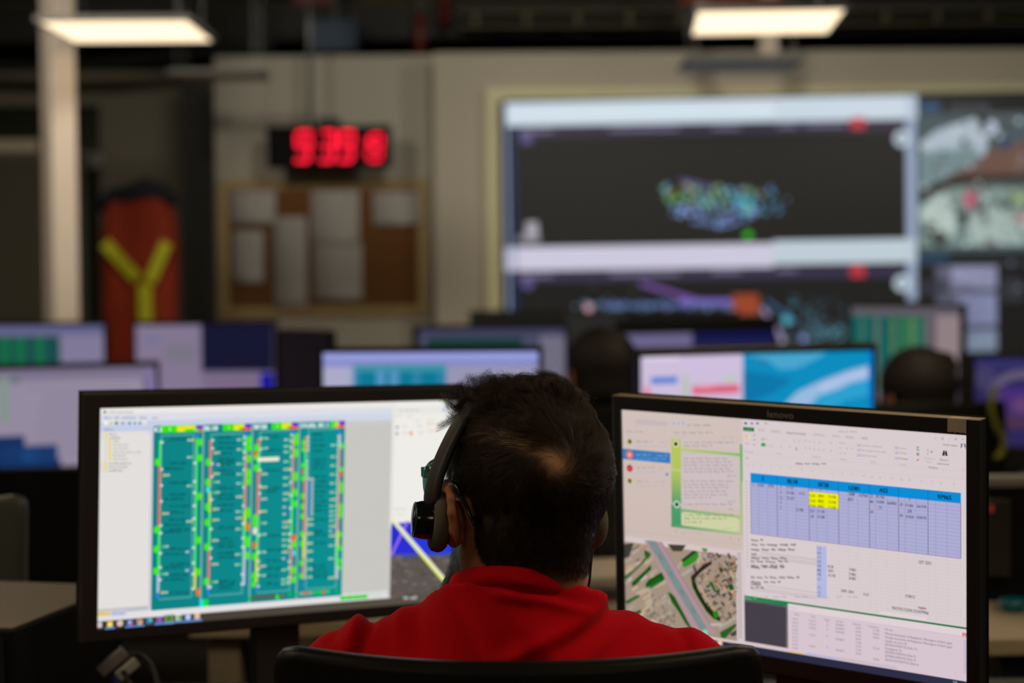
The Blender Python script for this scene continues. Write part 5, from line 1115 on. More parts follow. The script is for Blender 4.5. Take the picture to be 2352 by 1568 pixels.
# ================================================================== figures: smooth bodies from blended volumes
def surface_net(F, lo, h):
    s = F < 0; nx, ny, nz = F.shape
    cnt = np.zeros((nx-1, ny-1, nz-1), np.int8)
    for a in (0, 1):
        for b in (0, 1):
            for c in (0, 1): cnt += s[a:nx-1+a, b:ny-1+b, c:nz-1+c]
    act = (cnt > 0) & (cnt < 8); I = np.argwhere(act); idx = -np.ones(act.shape, np.int64); idx[act] = np.arange(len(I))
    cor = np.array([(a, b, c) for a in (0, 1) for b in (0, 1) for c in (0, 1)])
    V = np.stack([F[I[:, 0]+a, I[:, 1]+b, I[:, 2]+c] for a, b, c in cor], 1)
    P = np.zeros((len(I), 3)); W = np.zeros(len(I))
    for i in range(8):
        for j in range(i+1, 8):
            if np.abs(cor[i]-cor[j]).sum() != 1: continue
            m = (V[:, i] < 0) != (V[:, j] < 0); t = V[m, i]/(V[m, i]-V[m, j])
            P[m] += cor[i]+t[:, None]*(cor[j]-cor[i]); W[m] += 1
    P = (P/W[:, None]+I)*h+np.array(lo)
    Q = []
    for ax in range(3):
        o1, o2 = [(1, 2), (2, 0), (0, 1)][ax]
        sl0 = [slice(None)]*3; sl1 = [slice(None)]*3; sl0[ax] = slice(0, -1); sl1[ax] = slice(1, None)
        d = s[tuple(sl0)] != s[tuple(sl1)]; E = np.argwhere(d)
        ok = (E[:, o1] > 0) & (E[:, o2] > 0) & (E[:, o1] < F.shape[o1]-1) & (E[:, o2] < F.shape[o2]-1); E = E[ok]
        def cell(a, b):
            q = E.copy(); q[:, o1] -= a; q[:, o2] -= b; return idx[q[:, 0], q[:, 1], q[:, 2]]
        q = np.stack([cell(1, 1), cell(0, 1), cell(0, 0), cell(1, 0)], 1)
        ins = s[E[:, 0], E[:, 1], E[:, 2]]; q[~ins] = q[~ins][:, ::-1]; Q.append(q)
    return P, np.concatenate(Q)
class Vol:
    def __init__(s, lo, hi, h):
        s.lo = np.array(lo, float); s.h = h; n = np.ceil((np.array(hi)-s.lo)/h).astype(int)+1
        s.F = np.full(n, 0.05, np.float32); s.n = n
    def region(s, lo, hi, pad):
        a = np.maximum(0, np.floor((np.array(lo)-pad-s.lo)/s.h).astype(int)); b = np.minimum(s.n, np.ceil((np.array(hi)+pad-s.lo)/s.h).astype(int)+1)
        if np.any(b <= a): return None, None
        g = np.meshgrid(*[s.lo[i]+np.arange(a[i], b[i])*s.h for i in range(3)], indexing='ij')
        return (slice(a[0], b[0]), slice(a[1], b[1]), slice(a[2], b[2])), np.stack(g, -1)
    def mix(s, sl, d, k, sub):
        f = s.F[sl]
        if sub:
            d = -d; hh = np.clip(0.5-0.5*(f-d)/k, 0, 1); s.F[sl] = f*(1-hh)+d*hh+k*hh*(1-hh)
        else:
            hh = np.clip(0.5+0.5*(f-d)/k, 0, 1); s.F[sl] = f*(1-hh)+d*hh-k*hh*(1-hh)
    def ell(s, c, r, k=0.015, R=None, sub=False):
        c = np.array(c, float); r = np.array(r, float)*np.ones(3); m = r.max()
        sl, P = s.region(c-m, c+m, k+0.03)
        if sl is None: return s
        q = P-c
        if R is not None: q = q @ np.array(R)
        k0 = np.linalg.norm(q/r, axis=-1); k1 = np.linalg.norm(q/(r*r), axis=-1)+1e-9
        s.mix(sl, k0*(k0-1)/k1, k, sub); return s
    def cap(s, a, b, ra, rb, k=0.012, sub=False):
        a = np.array(a, float); b = np.array(b, float); m = max(ra, rb)
        sl, P = s.region(np.minimum(a, b)-m, np.maximum(a, b)+m, k+0.03)
        if sl is None: return s
        ab = b-a; t = np.clip(((P-a) @ ab)/(ab @ ab), 0, 1); d = np.linalg.norm(P-a-t[..., None]*ab, axis=-1)-(ra+(rb-ra)*t)
        s.mix(sl, d, k, sub); return s
    def mesh(s): return surface_net(s.F, s.lo, s.h)
def rotz(a): c, s_ = math.cos(a), math.sin(a); return np.array([[c, -s_, 0], [s_, c, 0], [0, 0, 1]])
def rotx(a): c, s_ = math.cos(a), math.sin(a); return np.array([[1, 0, 0], [0, c, -s_], [0, s_, c]])
def roty(a): c, s_ = math.cos(a), math.sin(a); return np.array([[c, 0, s_], [0, 1, 0], [-s_, 0, c]])
def np_mesh(name, V, Fq, m, parent=None, M=None, col=None, smooth=True):
    me = bpy.data.meshes.new(name); me.vertices.add(len(V)); me.vertices.foreach_set('co', np.asarray(V, np.float32).ravel())
    me.loops.add(len(Fq)*4); me.loops.foreach_set('vertex_index', np.asarray(Fq, np.int32).ravel())
    me.polygons.add(len(Fq)); me.polygons.foreach_set('loop_start', np.arange(len(Fq), dtype=np.int32)*4)
    me.update(calc_edges=True); me.validate()
    me.polygons.foreach_set('use_smooth', [smooth]*len(me.polygons))
    if col is not None:
        ca = me.color_attributes.new('Col', 'FLOAT_COLOR', 'POINT'); ca.data.foreach_set('color', np.asarray(col, np.float32).ravel())
    me.materials.append(m); me.update()
    o = bpy.data.objects.new(name, me); COL.objects.link(o)
    if parent is not None: o.parent = parent
    if M is not None: o.matrix_local = M
    return o
def vcol_mat(name, rough, sss=0.0, bump=0.0, bscale=300, spec=0.4):
    m = bpy.data.materials.new(name); m.use_nodes = True; nt = m.node_tree; b = nt.nodes['Principled BSDF']
    a = nt.nodes.new('ShaderNodeAttribute'); a.attribute_name = 'Col'; nt.links.new(a.outputs['Color'], b.inputs['Base Color'])
    b.inputs['Roughness'].default_value = rough; b.inputs['Specular IOR Level'].default_value = spec
    if sss: b.inputs['Subsurface Weight'].default_value = sss; b.inputs['Subsurface Radius'].default_value = (0.010, 0.0035, 0.002); b.inputs['Subsurface Scale'].default_value = 1.0
    if bump:
        tc = nt.nodes.new('ShaderNodeTexCoord'); n2 = nt.nodes.new('ShaderNodeTexNoise'); n2.inputs['Scale'].default_value = bscale
        bp = nt.nodes.new('ShaderNodeBump'); bp.inputs['Strength'].default_value = bump; bp.inputs['Distance'].default_value = 0.001
        nt.links.new(tc.outputs['Object'], n2.inputs['Vector']); nt.links.new(n2.outputs['Fac'], bp.inputs['Height']); nt.links.new(bp.outputs['Normal'], b.inputs['Normal'])
    return m

# ---- head, in its own axes: x right, y forward, z up, origin at mid height
HEAD_POS = PD(1208, 1150, 1.86); HEAD_YAW = math.radians(32); HEAD_PITCH = math.radians(-2)
RH = rotz(HEAD_YAW) @ rotx(HEAD_PITCH)
CRC, CRR = np.array([0.001, -0.013, 0.036]), np.array([0.0785, 0.099, 0.087])
hv = Vol((-0.115, -0.135, -0.235), (0.115, 0.14, 0.135), 0.0022)
hv.ell(CRC, CRR, 0.01)
hv.ell((0, 0.035, -0.005), (0.061, 0.060, 0.082), 0.03).ell((0, 0.044, -0.062), (0.056, 0.060, 0.048), 0.02).ell((0, 0.088, -0.100), (0.022, 0.016, 0.016), 0.015)
for sx in (-1, 1):
    hv.cap((sx*0.054, 0.010, -0.045), (sx*0.038, 0.090, -0.098), 0.017, 0.015, 0.015)
    hv.cap((sx*0.050, -0.004, -0.035), (sx*0.036, 0.028, -0.105), 0.026, 0.026, 0.02)
    hv.ell((sx*0.044, 0.066, -0.008), (0.018, 0.018, 0.013), 0.02)
    hv.ell((sx*0.032, 0.100, 0.012), (0.017, 0.012, 0.011), 0.008, sub=True)
    hv.ell((sx*0.032, 0.082, 0.012), (0.013, 0.012, 0.012), 0.003)
    hv.ell((sx*0.012, 0.106, -0.030), (0.008, 0.009, 0.007), 0.006)
hv.cap((-0.034, 0.088, 0.030), (0.034, 0.088, 0.030), 0.009, 0.009, 0.02)
hv.cap((0, 0.092, 0.020), (0, 0.118, -0.026), 0.008, 0.012, 0.012)
hv.cap((-0.020, 0.101, -0.056), (0.020, 0.101, -0.056), 0.006, 0.006, 0.006).cap((-0.017, 0.100, -0.067), (0.017, 0.100, -0.067), 0.007, 0.007, 0.005).cap((-0.024, 0.109, -0.0613), (0.024, 0.109, -0.0613), 0.002, 0.002, 0.003, sub=True)
# neck, going down in the body's upright axes
Rinv = RH.T
def tolocal(p): return Rinv @ (np.array(p)-HEAD_POS)
NB = np.array([0.006, 1.872, 0.97])
hv.cap((0, -0.022, -0.045), tolocal(NB), 0.054, 0.058, 0.03)
for sx in (-1, 1): hv.cap(tolocal(HEAD_POS+np.array([sx*0.020+0.010, -0.044, -0.03])), tolocal(NB+np.array([sx*0.024, -0.014, 0])), 0.026, 0.028, 0.03)
for sx in (-1, 1):                                   # ears; the cushion presses the right one flatter
    R_ = rotz(sx*math.radians(32 if sx < 0 else 8)) @ roty(sx*math.radians(8)); O = np.array([sx*(0.0065 if sx < 0 else -0.003), 0.009 if sx < 0 else 0.016, 0.002]); fl_ = 1.0 if sx < 0 else 0.25
    hv.ell(O+(sx*0.0835, -0.011, -0.014), (0.0045, 0.021, 0.029), 0.006, R_)
    path = [(0.079, 0.010, -0.004), (0.083, 0.008, 0.010), (0.0865, -0.006, 0.0165), (0.0925, -0.021, 0.009), (0.0945, -0.025, -0.006), (0.0895, -0.018, -0.025), (0.082, -0.004, -0.038), (0.078, 0.004, -0.036)]
    path = [(0.079+(p[0]-0.079)*fl_, p[1], p[2]) for p in path]
    for p, q in zip(path[:-1], path[1:]): hv.cap(O+(sx*p[0], p[1], p[2]), O+(sx*q[0], q[1], q[2]), 0.0038, 0.0038, 0.004)
    hv.ell(O+(sx*0.080, -0.001, -0.037), (0.004, 0.007, 0.008), 0.006)
    hv.cap((sx*0.070, 0.004, -0.010), O+(sx*0.079, 0.002, -0.010), 0.014, 0.012, 0.008)
HV, HF = hv.mesh()
def hair_line(p):
    x, y, z = p[:, 0], p[:, 1], p[:, 2]
    zl = np.interp(y, [-.12, -.035, -.022, -.010, .03, .05, .07, .085, .1], [-.080, -.076, -.055, .014, .014, .035, .06, .085, .12])
    return z-zl
WH = np.array([-0.026, -0.100, 0.045])
def beard(p):
    x, y, z = p[:, 0], p[:, 1], p[:, 2]
    return ((z < -0.034-0.0*y) & (z > -0.125) & (y > 0.022) & (np.abs(x) < 0.09) & ~((np.abs(x) < 0.022) & (z > -0.072) & (z < -0.048)))
m_h = np.clip((hair_line(HV)+0.004)/0.010, 0, 1); ear_mask = (np.abs(HV[:, 0]) > 0.0785) & (HV[:, 2] < 0.024) & (HV[:, 2] > -0.052); m_h[ear_mask] = 0
dW = np.linalg.norm(HV-WH, axis=1)
streak = np.exp(-((HV[:, 0]-WH[0]+0.022)**2/0.024**2+(HV[:, 2]-WH[2]-0.018+(HV[:, 0]-WH[0]+0.02)*0.6)**2/0.010**2))*(HV[:, 1] < 0)
thin = np.clip(np.exp(-(dW/0.014)**2)*0.9+streak*0.75, 0, 1)
skin = np.array([0.36, 0.165, 0.085]); scal = np.array([0.022, 0.013, 0.008]); thinc = np.array([0.50, 0.27, 0.13])
col = skin[None]*(1-m_h[:, None])+(scal[None]*(1-thin[:, None])+thinc[None]*thin[:, None])*m_h[:, None]
bm = beard(HV).astype(float)*0.92; col = col*(1-bm[:, None])+np.array([0.040, 0.022, 0.014])[None]*bm[:, None]
nz_fade = np.clip((HV[:, 2]+0.080)/0.03, 0, 1)*1.0; fz = m_h*(1-nz_fade)*0.55; col = col*(1-fz[:, None])+skin[None]*0.55*fz[:, None]
col[ear_mask] = np.array([0.42, 0.16, 0.08])
lip = (np.abs(HV[:, 0]) < 0.021) & (np.abs(HV[:, 2]+0.061) < 0.010) & (HV[:, 1] > 0.085); col[lip] = (0.30, 0.09, 0.06)
for sx in (-1, 1):
    e = (np.linalg.norm(HV-np.array([sx*0.032, 0.086, 0.012]), axis=1) < 0.0105) & (np.abs(HV[:, 2]-0.012) < 0.0055); col[e] = (0.6, 0.58, 0.55)
    e = (np.linalg.norm(HV-np.array([sx*0.032, 0.094, 0.012]), axis=1) < 0.0052); col[e] = (0.03, 0.015, 0.01)
    e = (np.abs(HV[:, 0]-sx*0.032) < 0.02) & (np.abs(HV[:, 2]-0.033) < 0.0035) & (HV[:, 1] > 0.07); col[e] = (0.02, 0.013, 0.01)
HWv = HV @ RH.T+HEAD_POS
# ---- the rest of the skin: a slim torso and arms under the clothes, bare hands
bv = Vol((-0.34, 1.72, 0.56), (0.34, 2.38, 1.06), 0.004)
bv.ell((0, 1.89, 0.80), (0.12, 0.08, 0.2), 0.03).cap(NB+[0, 0, 0.05], (0, 1.885, 0.9), 0.05, 0.07, 0.03)
for sx in (-1, 1):
    bv.cap((0, 1.89, 0.91), (sx*0.185, 1.90, 0.91), 0.05, 0.035, 0.03).cap((sx*0.185, 1.90, 0.91), (sx*0.25, 1.99, 0.73), 0.035, 0.03, 0.02).cap((sx*0.25, 1.99, 0.73), (sx*0.165, 2.18, 0.782), 0.03, 0.022, 0.02)
    bv.ell((sx*0.15, 2.225, 0.775), (0.036, 0.042, 0.014), 0.015, rotz(sx*0.25))
    for i, (ox, ln) in enumerate(((-0.027, 0.85), (-0.009, 1.0), (0.009, 0.94), (0.027, 0.75))):
        ox *= sx; b0 = np.array([sx*0.145+ox, 2.255, 0.779]); b1 = b0+[ox*0.2-sx*0.004, 0.036*ln, 0.007]; b2 = b1+[0, 0.024*ln, -0.012]; b3 = b2+[0, 0.014*ln, -0.017]
        bv.cap(b0, b1, 0.0092, 0.0084, 0.004).cap(b1, b2, 0.0084, 0.0078, 0.003).cap(b2, b3, 0.0078, 0.0068, 0.003)
    t0 = np.array([sx*0.125, 2.205, 0.772]); t1 = t0+[-sx*0.026, 0.026, -0.006]; t2 = t1+[-sx*0.008, 0.026, -0.008]
    bv.cap(t0, t1, 0.012, 0.010, 0.006).cap(t1, t2, 0.010, 0.008, 0.003)
BV, BF = bv.mesh()
bcol = np.tile(skin, (len(BV), 1))
allV = np.concatenate([HWv, BV]); allF = np.concatenate([HF, BF+len(HWv)]); allC = np.concatenate([np.concatenate([col, bcol]), np.ones((len(allV), 1))], 1)
M_SKIN = vcol_mat('skin', 0.5, sss=0.12, bump=0.15, bscale=900)
man = empty('person', (0.0, 1.88, 0.0))
tag(man, 'seated man in a red jacket seen from behind, short dark hair, head turned left', 'person')
MI = Matrix.Translation((0.0, -1.88, 0.0))
np_mesh('body', allV, allF, M_SKIN, man, MI, allC)

# ---- jacket
def px3(px, py, d=1.80): return PD(px, py, d)
TH = [0, 30, 60, 90, 135, 180, 210, 235, 270, 300, 330, 360]; ZT = [1.022, 1.006, 1.000, 0.996, 1.018, 1.040, 1.056, 1.067, 1.0715, 1.069, 1.052, 1.022]; LEAF = [.034, .03, .03, .03, .03, .026, .026, .026, .028, .034, .038, .034]
def smooth_interp(x, X, Y):
    x = np.asarray(x) % 360; r = np.zeros_like(x, float)
    for o in (-14, -7, 0, 7, 14): r += np.interp((x+o) % 360, X, Y)
    return r/5
def build_jacket():
    v = Vol((-0.38, 1.68, 0.50), (0.38, 2.26, 1.13), 0.0045)
    v.ell((0.0, 1.885, 0.83), (0.168, 0.118, 0.20), 0.03).ell((0, 1.855, 0.905), (0.165, 0.092, 0.105), 0.04).ell((0, 1.905, 0.63), (0.165, 0.13, 0.17), 0.05)
    v.ell((0.002, 1.870, 0.990), (0.090, 0.092, 0.064), 0.03)
    for sx in (-1, 1):
        v.cap((sx*0.05, 1.872, 0.984 if sx < 0 else 0.972), (sx*0.165, 1.885, 0.940), 0.044, 0.047, 0.030)
        v.ell((sx*0.190, 1.892, 0.912), (0.056, 0.060, 0.060), 0.03)
        v.cap((sx*0.195, 1.895, 0.90), (sx*0.262, 1.985, 0.73), 0.056, 0.048, 0.02)
        v.cap((sx*0.262, 1.985, 0.73), (sx*0.170, 2.165, 0.783), 0.046, 0.036, 0.02)
    for yy in (-0.013, 0.0, 0.013): v.cap((0.0066, 1.868+yy, 0.975), (0.0066, 1.868+yy, 1.050), 0.082, 0.0735, 0.028)
    v.ell((-0.178, 1.885, 0.950), (0.030, 0.045, 0.036), 0.02)
    g0, g1, g2 = (v.lo[i]+np.arange(v.n[i])*v.h for i in range(3)); X, Y = np.meshgrid(g0-0.0066, g1-1.867, indexing='ij')
    tt = np.degrees(np.arctan2(Y, X)) % 360; zt = smooth_interp(tt.ravel(), TH, ZT).reshape(tt.shape)-0.012; near = np.hypot(X, Y) < 0.13
    for k in range(v.n[2]):
        sl = v.F[:, :, k]; c_ = np.where(near, g2[k]-zt+0.002, -1.0); v.F[:, :, k] = np.maximum(sl, c_)
    V, Fq = v.mesh(); return V, Fq
JV, JF = build_jacket()
def vnormals(V, Fq):
    n = np.zeros_like(V); a, b, c, d = (V[Fq[:, i]] for i in range(4)); fn = np.cross(c-a, d-b)
    for i in range(4): np.add.at(n, Fq[:, i], fn)
    return n/(np.linalg.norm(n, axis=1, keepdims=True)+1e-12)
JN = vnormals(JV, JF)
FOLDS = [([(1105, 1338), (1180, 1344), (1260, 1362), (1345, 1396)], -0.0026, 0.0040), ([(1150, 1360), (1250, 1372), (1340, 1405)], 0.0030, 0.006),
         ([(853, 1428), (838, 1470), (812, 1540)], -0.003, 0.006), ([(815, 1442), (800, 1480), (785, 1520)], 0.005, 0.008), ([(1400, 1392), (1330, 1430), (1240, 1470), (1160, 1510)], 0.0035, 0.008), ([(1440, 1420), (1370, 1452), (1290, 1490)], -0.003, 0.007),
         ([(1500, 1445), (1420, 1470), (1330, 1520)], 0.003, 0.008), ([(1030, 1375), (1075, 1430), (1105, 1500), (1120, 1560)], 0.003, 0.009), ([(960, 1392), (950, 1440), (960, 1520)], -0.0025, 0.008), ([(915, 1402), (905, 1450), (915, 1530)], 0.003, 0.008),
         ([(1560, 1462), (1590, 1490), (1600, 1530)], -0.003, 0.007), ([(1370, 1380), (1420, 1400), (1480, 1425)], 0.003, 0.006), ([(1200, 1390), (1190, 1450), (1215, 1530)], -0.002, 0.010), ([(760, 1470), (740, 1500)], -0.003, 0.006)]
disp = np.zeros(len(JV))
for pts, amp, sg in FOLDS:
    P = np.array([px3(*p) for p in pts])[:, (0, 2)]; best = np.full(len(JV), 9.0)
    for a, b in zip(P[:-1], P[1:]):
        ab = b-a; q = JV[:, (0, 2)]-a; t = np.clip((q @ ab)/(ab @ ab), 0, 1); best = np.minimum(best, np.linalg.norm(q-t[:, None]*ab, axis=1))
    disp += 1.5*amp*np.exp(-(best/sg)**2)*(JV[:, 1] < 1.93)
disp += 0.0016*np.sin(JV[:, 0]*38+JV[:, 2]*22)*np.sin(JV[:, 2]*31-JV[:, 0]*9)+0.0012*np.sin(JV[:, 0]*70+JV[:, 2]*55+2)
JV = JV+JN*disp[:, None]
M_RED = mat('red_fleece', (0.56, 0.0015, 0.008), 0.85, var=0.06, scale=8, bump=0.25, bscale=1400, spec=0.08)
M_RED.node_tree.nodes['Principled BSDF'].inputs['Sheen Weight'].default_value = 0.04
M_RED.node_tree.nodes['Principled BSDF'].inputs['Sheen Tint'].default_value = (1.0, 0.25, 0.2, 1)
jacket = np_mesh('jacket', JV, JF, M_RED, man, MI)
# collar: a soft folded band round the neck
cb_ = MB(); n = 120; vs = []; K = 12
for i in range(n):
    t = i*360/n; a = math.radians(t); zt_ = float(smooth_interp(t, TH, ZT)); lf = float(smooth_interp(t, TH, LEAF))
    wv = 0.0016*math.sin(a*5+1)+0.001*math.sin(a*11)
    def fold(dz):      # a soft pleat running down to the right at the back, and a small one under it
        g = max(0, math.sin(math.radians(max(0, min(180, (t-238)*1.45)))))**0.8; c0_ = -0.012-0.00022*(t-238)
        return 0.0052*g*math.exp(-((dz-c0_)/0.0042)**2)-0.0045*g*math.exp(-((dz-c0_+0.0085)/0.0036)**2)
    prof = [(-0.006, -0.045), (-0.003, -0.02), (-0.001, -0.006), (0.0015, -0.0008), (0.0042, 0.0)]+[(q+fold(z)+wv*0.5, z) for q, z in ((0.0062, -0.0035), (0.0078, -0.009), (0.0085, -0.014), (0.0075, -0.019), (0.004, -0.025), (0.0, -0.034), (0.0, -0.048))]
    for k, (dr_, dz) in enumerate(prof):
        rr = 1+0.0; rx = 0.0690+dr_; ryy = 0.0815+dr_
        vs.append((0.0066+rx*math.cos(a), 1.868+ryy*math.sin(a), zt_+dz+0.0012*math.sin(3*a+k)))
fs = [(i*K+k, ((i+1) % n)*K+k, ((i+1) % n)*K+k+1, i*K+k+1) for i in range(n) for k in range(K-1)]
cb_.add(vs, fs); o = cb_.build('jacket_collar', M_RED, man, smooth=True, M=MI); so = o.modifiers.new('s', 'SOLIDIFY'); so.thickness = 0.0022; so.offset = -1; sb = o.modifiers.new('sub', 'SUBSURF'); sb.levels = sb.render_levels = 1
# trousers and shoes
tv = Vol((-0.24, 1.66, 0.06), (0.24, 2.44, 0.68), 0.008)
tv.ell((0, 1.87, 0.565), (0.165, 0.13, 0.09), 0.03)
for sx in (-1, 1): tv.cap((sx*0.085, 1.88, 0.55), (sx*0.115, 2.28, 0.54), 0.08, 0.060, 0.03).cap((sx*0.115, 2.28, 0.54), (sx*0.12, 2.30, 0.11), 0.058, 0.044, 0.02)
TV, TF = tv.mesh(); np_mesh('trousers', TV, TF, mat('dark_trousers', (0.012, 0.013, 0.02), 0.9), man, MI)
for sx in (-1, 1):
    sv = Vol((-0.06, -0.13, -0.01), (0.06, 0.2, 0.14), 0.006); sv.ell((0, 0.06, 0.032), (0.043, 0.125, 0.032), 0.02).cap((0, -0.02, 0.04), (0, -0.02, 0.10), 0.042, 0.04, 0.02)
    SV, SF = sv.mesh(); SV = SV+np.array([sx*0.12, 2.32, 0.0]); np_mesh('shoe', SV, SF, mat('black_leather', (0.01, 0.01, 0.01), 0.4), man, MI)

# ---- hair: real strands rooted on the scalp
M_HAIR = mat('dark_hair', (0.032, 0.018, 0.0095), 0.42, var=0.6, scale=60, spec=0.35)
def tri_sample(V, Fq, w_v, N):
    a, b, c = V[Fq[:, 0]], V[Fq[:, 1]], V[Fq[:, 2]]; d = V[Fq[:, 3]]
    area = np.linalg.norm(np.cross(c-a, d-b), axis=1)*0.5; wf = w_v[Fq].mean(1)*area; cs = np.cumsum(wf); f = np.searchsorted(cs, RNG.random(N)*cs[-1])
    u, v = RNG.random(N)[:, None], RNG.random(N)[:, None]
    return a[f]*(1-u)*(1-v)+b[f]*u*(1-v)+c[f]*u*v+d[f]*(1-u)*v, f
HN = vnormals(HV, HF)
def snoise(p, s, seed):
    r = np.random.default_rng(seed); out = np.zeros_like(p)
    for k in range(5):
        A = r.normal(size=(3, 3))*s*(1+0.6*k); ph = r.random(3)*6.28; out += np.sin(p @ A.T+ph)/(1+0.5*k)
    return out/2.2
def grow(N, weight, lenf, npts, lift, mess, guide_n, clump, seed, curl=0.0):
    P, f = tri_sample(HV, HF, weight, N); nr = HN[HF[f]].mean(1); nr /= np.linalg.norm(nr, axis=1, keepdims=True)
    Lh = lenf(P)*RNG.uniform(0.75, 1.15, N); pts = [P-nr*0.0006]; cur = P.copy()
    gi = RNG.choice(N, min(guide_n, N), replace=False)
    ca = np.empty(N, int)
    for i0 in range(0, N, 4000):
        ca[i0:i0+4000] = np.argmin(((P[i0:i0+4000, None]-P[gi][None])**2).sum(-1), 1)
    gid = gi[ca]
    for i in range(1, npts):
        t = i/(npts-1); q = (cur-CRC)/(CRR**2); na = q/np.linalg.norm(q, axis=1, keepdims=True)
        low = np.clip((0.045-P[:, 2])/0.03, 0, 1)[:, None]; nn = na*(1-low)+nr*low
        r = cur-WH; r -= nn*(r*nn).sum(1, keepdims=True); dist = np.linalg.norm(r, axis=1, keepdims=True)+1e-6; r /= dist
        al = np.radians(18+50*np.exp(-(dist/0.035)**2)); sw = np.cross(nn, r)
        fl = r*np.cos(al)+sw*np.sin(al)
        dn = np.array([0, 0, -1.0])-nn*(nn[:, 2:3]*-1.0); wdn = np.clip((WH[2]-0.005-cur[:, 2:3])/0.05, 0, 1)*0.7*(cur[:, 1:2] < 0.03); fl = fl*(1-wdn)+dn*wdn
        sd = snoise(P[gid], 90, seed)*mess+snoise(P, 420, seed+1)*mess*0.35
        tw = np.cross(nn, fl)*np.sin(t*curl+P[gid, :1]*900)*(0.8 if curl else 0)
        d = fl+nn*(lift*(1-t*1.3))+sd+tw; d /= np.linalg.norm(d, axis=1, keepdims=True)
        cur = cur+d*(Lh/(npts-1))[:, None]
        # keep outside the skull
        e = np.linalg.norm((cur-CRC)/CRR, axis=1); inside = (e < 1.008) & (P[:, 2] > 0.03); s_ = np.where(inside, 1.008/e, 1)[:, None]; cur = CRC+(cur-CRC)*s_
        pts.append(cur.copy())
    A = np.stack(pts, 1)
    if clump:
        tt = np.linspace(0, 1, npts)[None, :, None]; rel = A[gid]-A[gid][:, :1]; tgt = A[gid]; A = A*(1-clump*tt**1.3)+tgt*(clump*tt**1.3)
    return A
def curves_obj(name, A, r0, r1, m, parent, M):
    N, n = A.shape[:2]; h = bpy.data.hair_curves.new(name); h.add_curves([n]*N)
    h.attributes['position'].data.foreach_set('vector', A.astype(np.float32).ravel()) if 'position' in h.attributes else h.position_data.foreach_set('vector', A.astype(np.float32).ravel())
    ra = h.attributes.get('radius') or h.attributes.new('radius', 'FLOAT', 'POINT')
    ra.data.foreach_set('value', np.tile(np.linspace(r0, r1, n, dtype=np.float32), N))
    h.materials.append(m); o = bpy.data.objects.new(name, h); COL.objects.link(o); o.parent = parent; o.matrix_local = M; return o
HLM = MI @ Matrix.Translation(HEAD_POS) @ Matrix(RH.tolist()).to_4x4()
hw = np.clip((hair_line(HV)+0.002)/0.006, 0, 1); hw[ear_mask] = 0; hw *= (1-0.88*thin)
top = np.clip((HV[:, 2]-0.082-0.25*np.clip(-HV[:, 1], 0, 1))/0.02, 0, 1)
def len_short(p): return np.interp(p[:, 2], [-0.08, -0.05, -0.01, 0.03, 0.07, 0.1], [0.003, 0.006, 0.009, 0.015, 0.022, 0.026])
S1 = grow(52000, hw*(1-0.6*top), len_short, 6, 0.34, 0.26, 2200, 0.5, 3)
def len_long(p): return np.interp(p[:, 1], [-0.10, -0.04, 0.02, 0.08], [0.028, 0.044, 0.058, 0.064])*np.interp(np.abs(p[:, 0]), [0.03, 0.07], [1.0, 0.6])
S2 = grow(17000, hw*top, len_long, 9, 1.3, 0.75, 420, 0.6, 11, curl=5.0)
sh_obj = curves_obj('hair', S1, 0.00009, 0.00002, M_HAIR, man, HLM)
lo_obj = curves_obj('top_hair', S2, 0.000075, 0.00002, M_HAIR, man, HLM)
S4 = grow(260, hw*np.clip(top+0.15*(HV[:, 2] > 0.03), 0, 1), lambda p: np.full(len(p), 0.045), 9, 1.5, 0.9, 200, 0.0, 31, curl=4.0)
curves_obj('stray_hair', S4, 0.00005, 0.00002, M_HAIR, man, HLM)
bw_ = beard(HV).astype(float)
def grow_beard():
    P, f = tri_sample(HV, HF, bw_, 3500); nr = HN[HF[f]].mean(1); d = nr*0.6+np.array([0, 0.15, -0.75])+RNG.normal(size=P.shape)*0.2; d /= np.linalg.norm(d, axis=1, keepdims=True)
    return np.stack([P-nr*0.0004, P+d*0.0022, P+d*0.0045-np.array([0, 0, 0.0005])], 1)
curves_obj('beard', grow_beard(), 0.00006, 0.00002, M_HAIR, man, HLM)

# ---- headset
HM4 = Matrix.Translation(HEAD_POS) @ Matrix(RH.tolist()).to_4x4()
hs = empty('headset', M=HM4); tag(hs, 'black on-ear headset with grey ear cushions worn by the man in red', 'headset')
M_BAND = mat('black_soft_band', (0.014, 0.012, 0.012), 0.55, bump=0.1); M_FOAM = mat('grey_foam', (0.17, 0.15, 0.115), 0.95, bump=0.5, bscale=1500, spec=0.1); M_GLOSS = mat('gloss_black', (0.008, 0.009, 0.010), 0.18, spec=0.6); M_COPPER = mat('copper_metal', (0.55, 0.30, 0.17), 0.3, 0.9)
HY = 0.018
half = [(0.105, 0.003), (0.1045, 0.012), (0.101, 0.026), (0.094, 0.043), (0.083, 0.063), (0.069, 0.084), (0.050, 0.106), (0.026, 0.122), (0.0, 0.127)]
path = [(-x, z) for x, z in half]+[(x, z) for x, z in half[::-1][1:]]
def cr(P, m=6):
    out = []; P = [np.array(p, float) for p in P]
    for i in range(len(P)-1):
        p0 = P[max(i-1, 0)]; p1 = P[i]; p2 = P[i+1]; p3 = P[min(i+2, len(P)-1)]
        for k in range(m): t = k/m; out.append(0.5*((2*p1)+(-p0+p2)*t+(2*p0-5*p1+4*p2-p3)*t*t+(-p0+3*p1-3*p2+p3)*t**3))
    out.append(P[-1]); return out
pp_ = cr(path); b = MB(); vs = []; K = 16
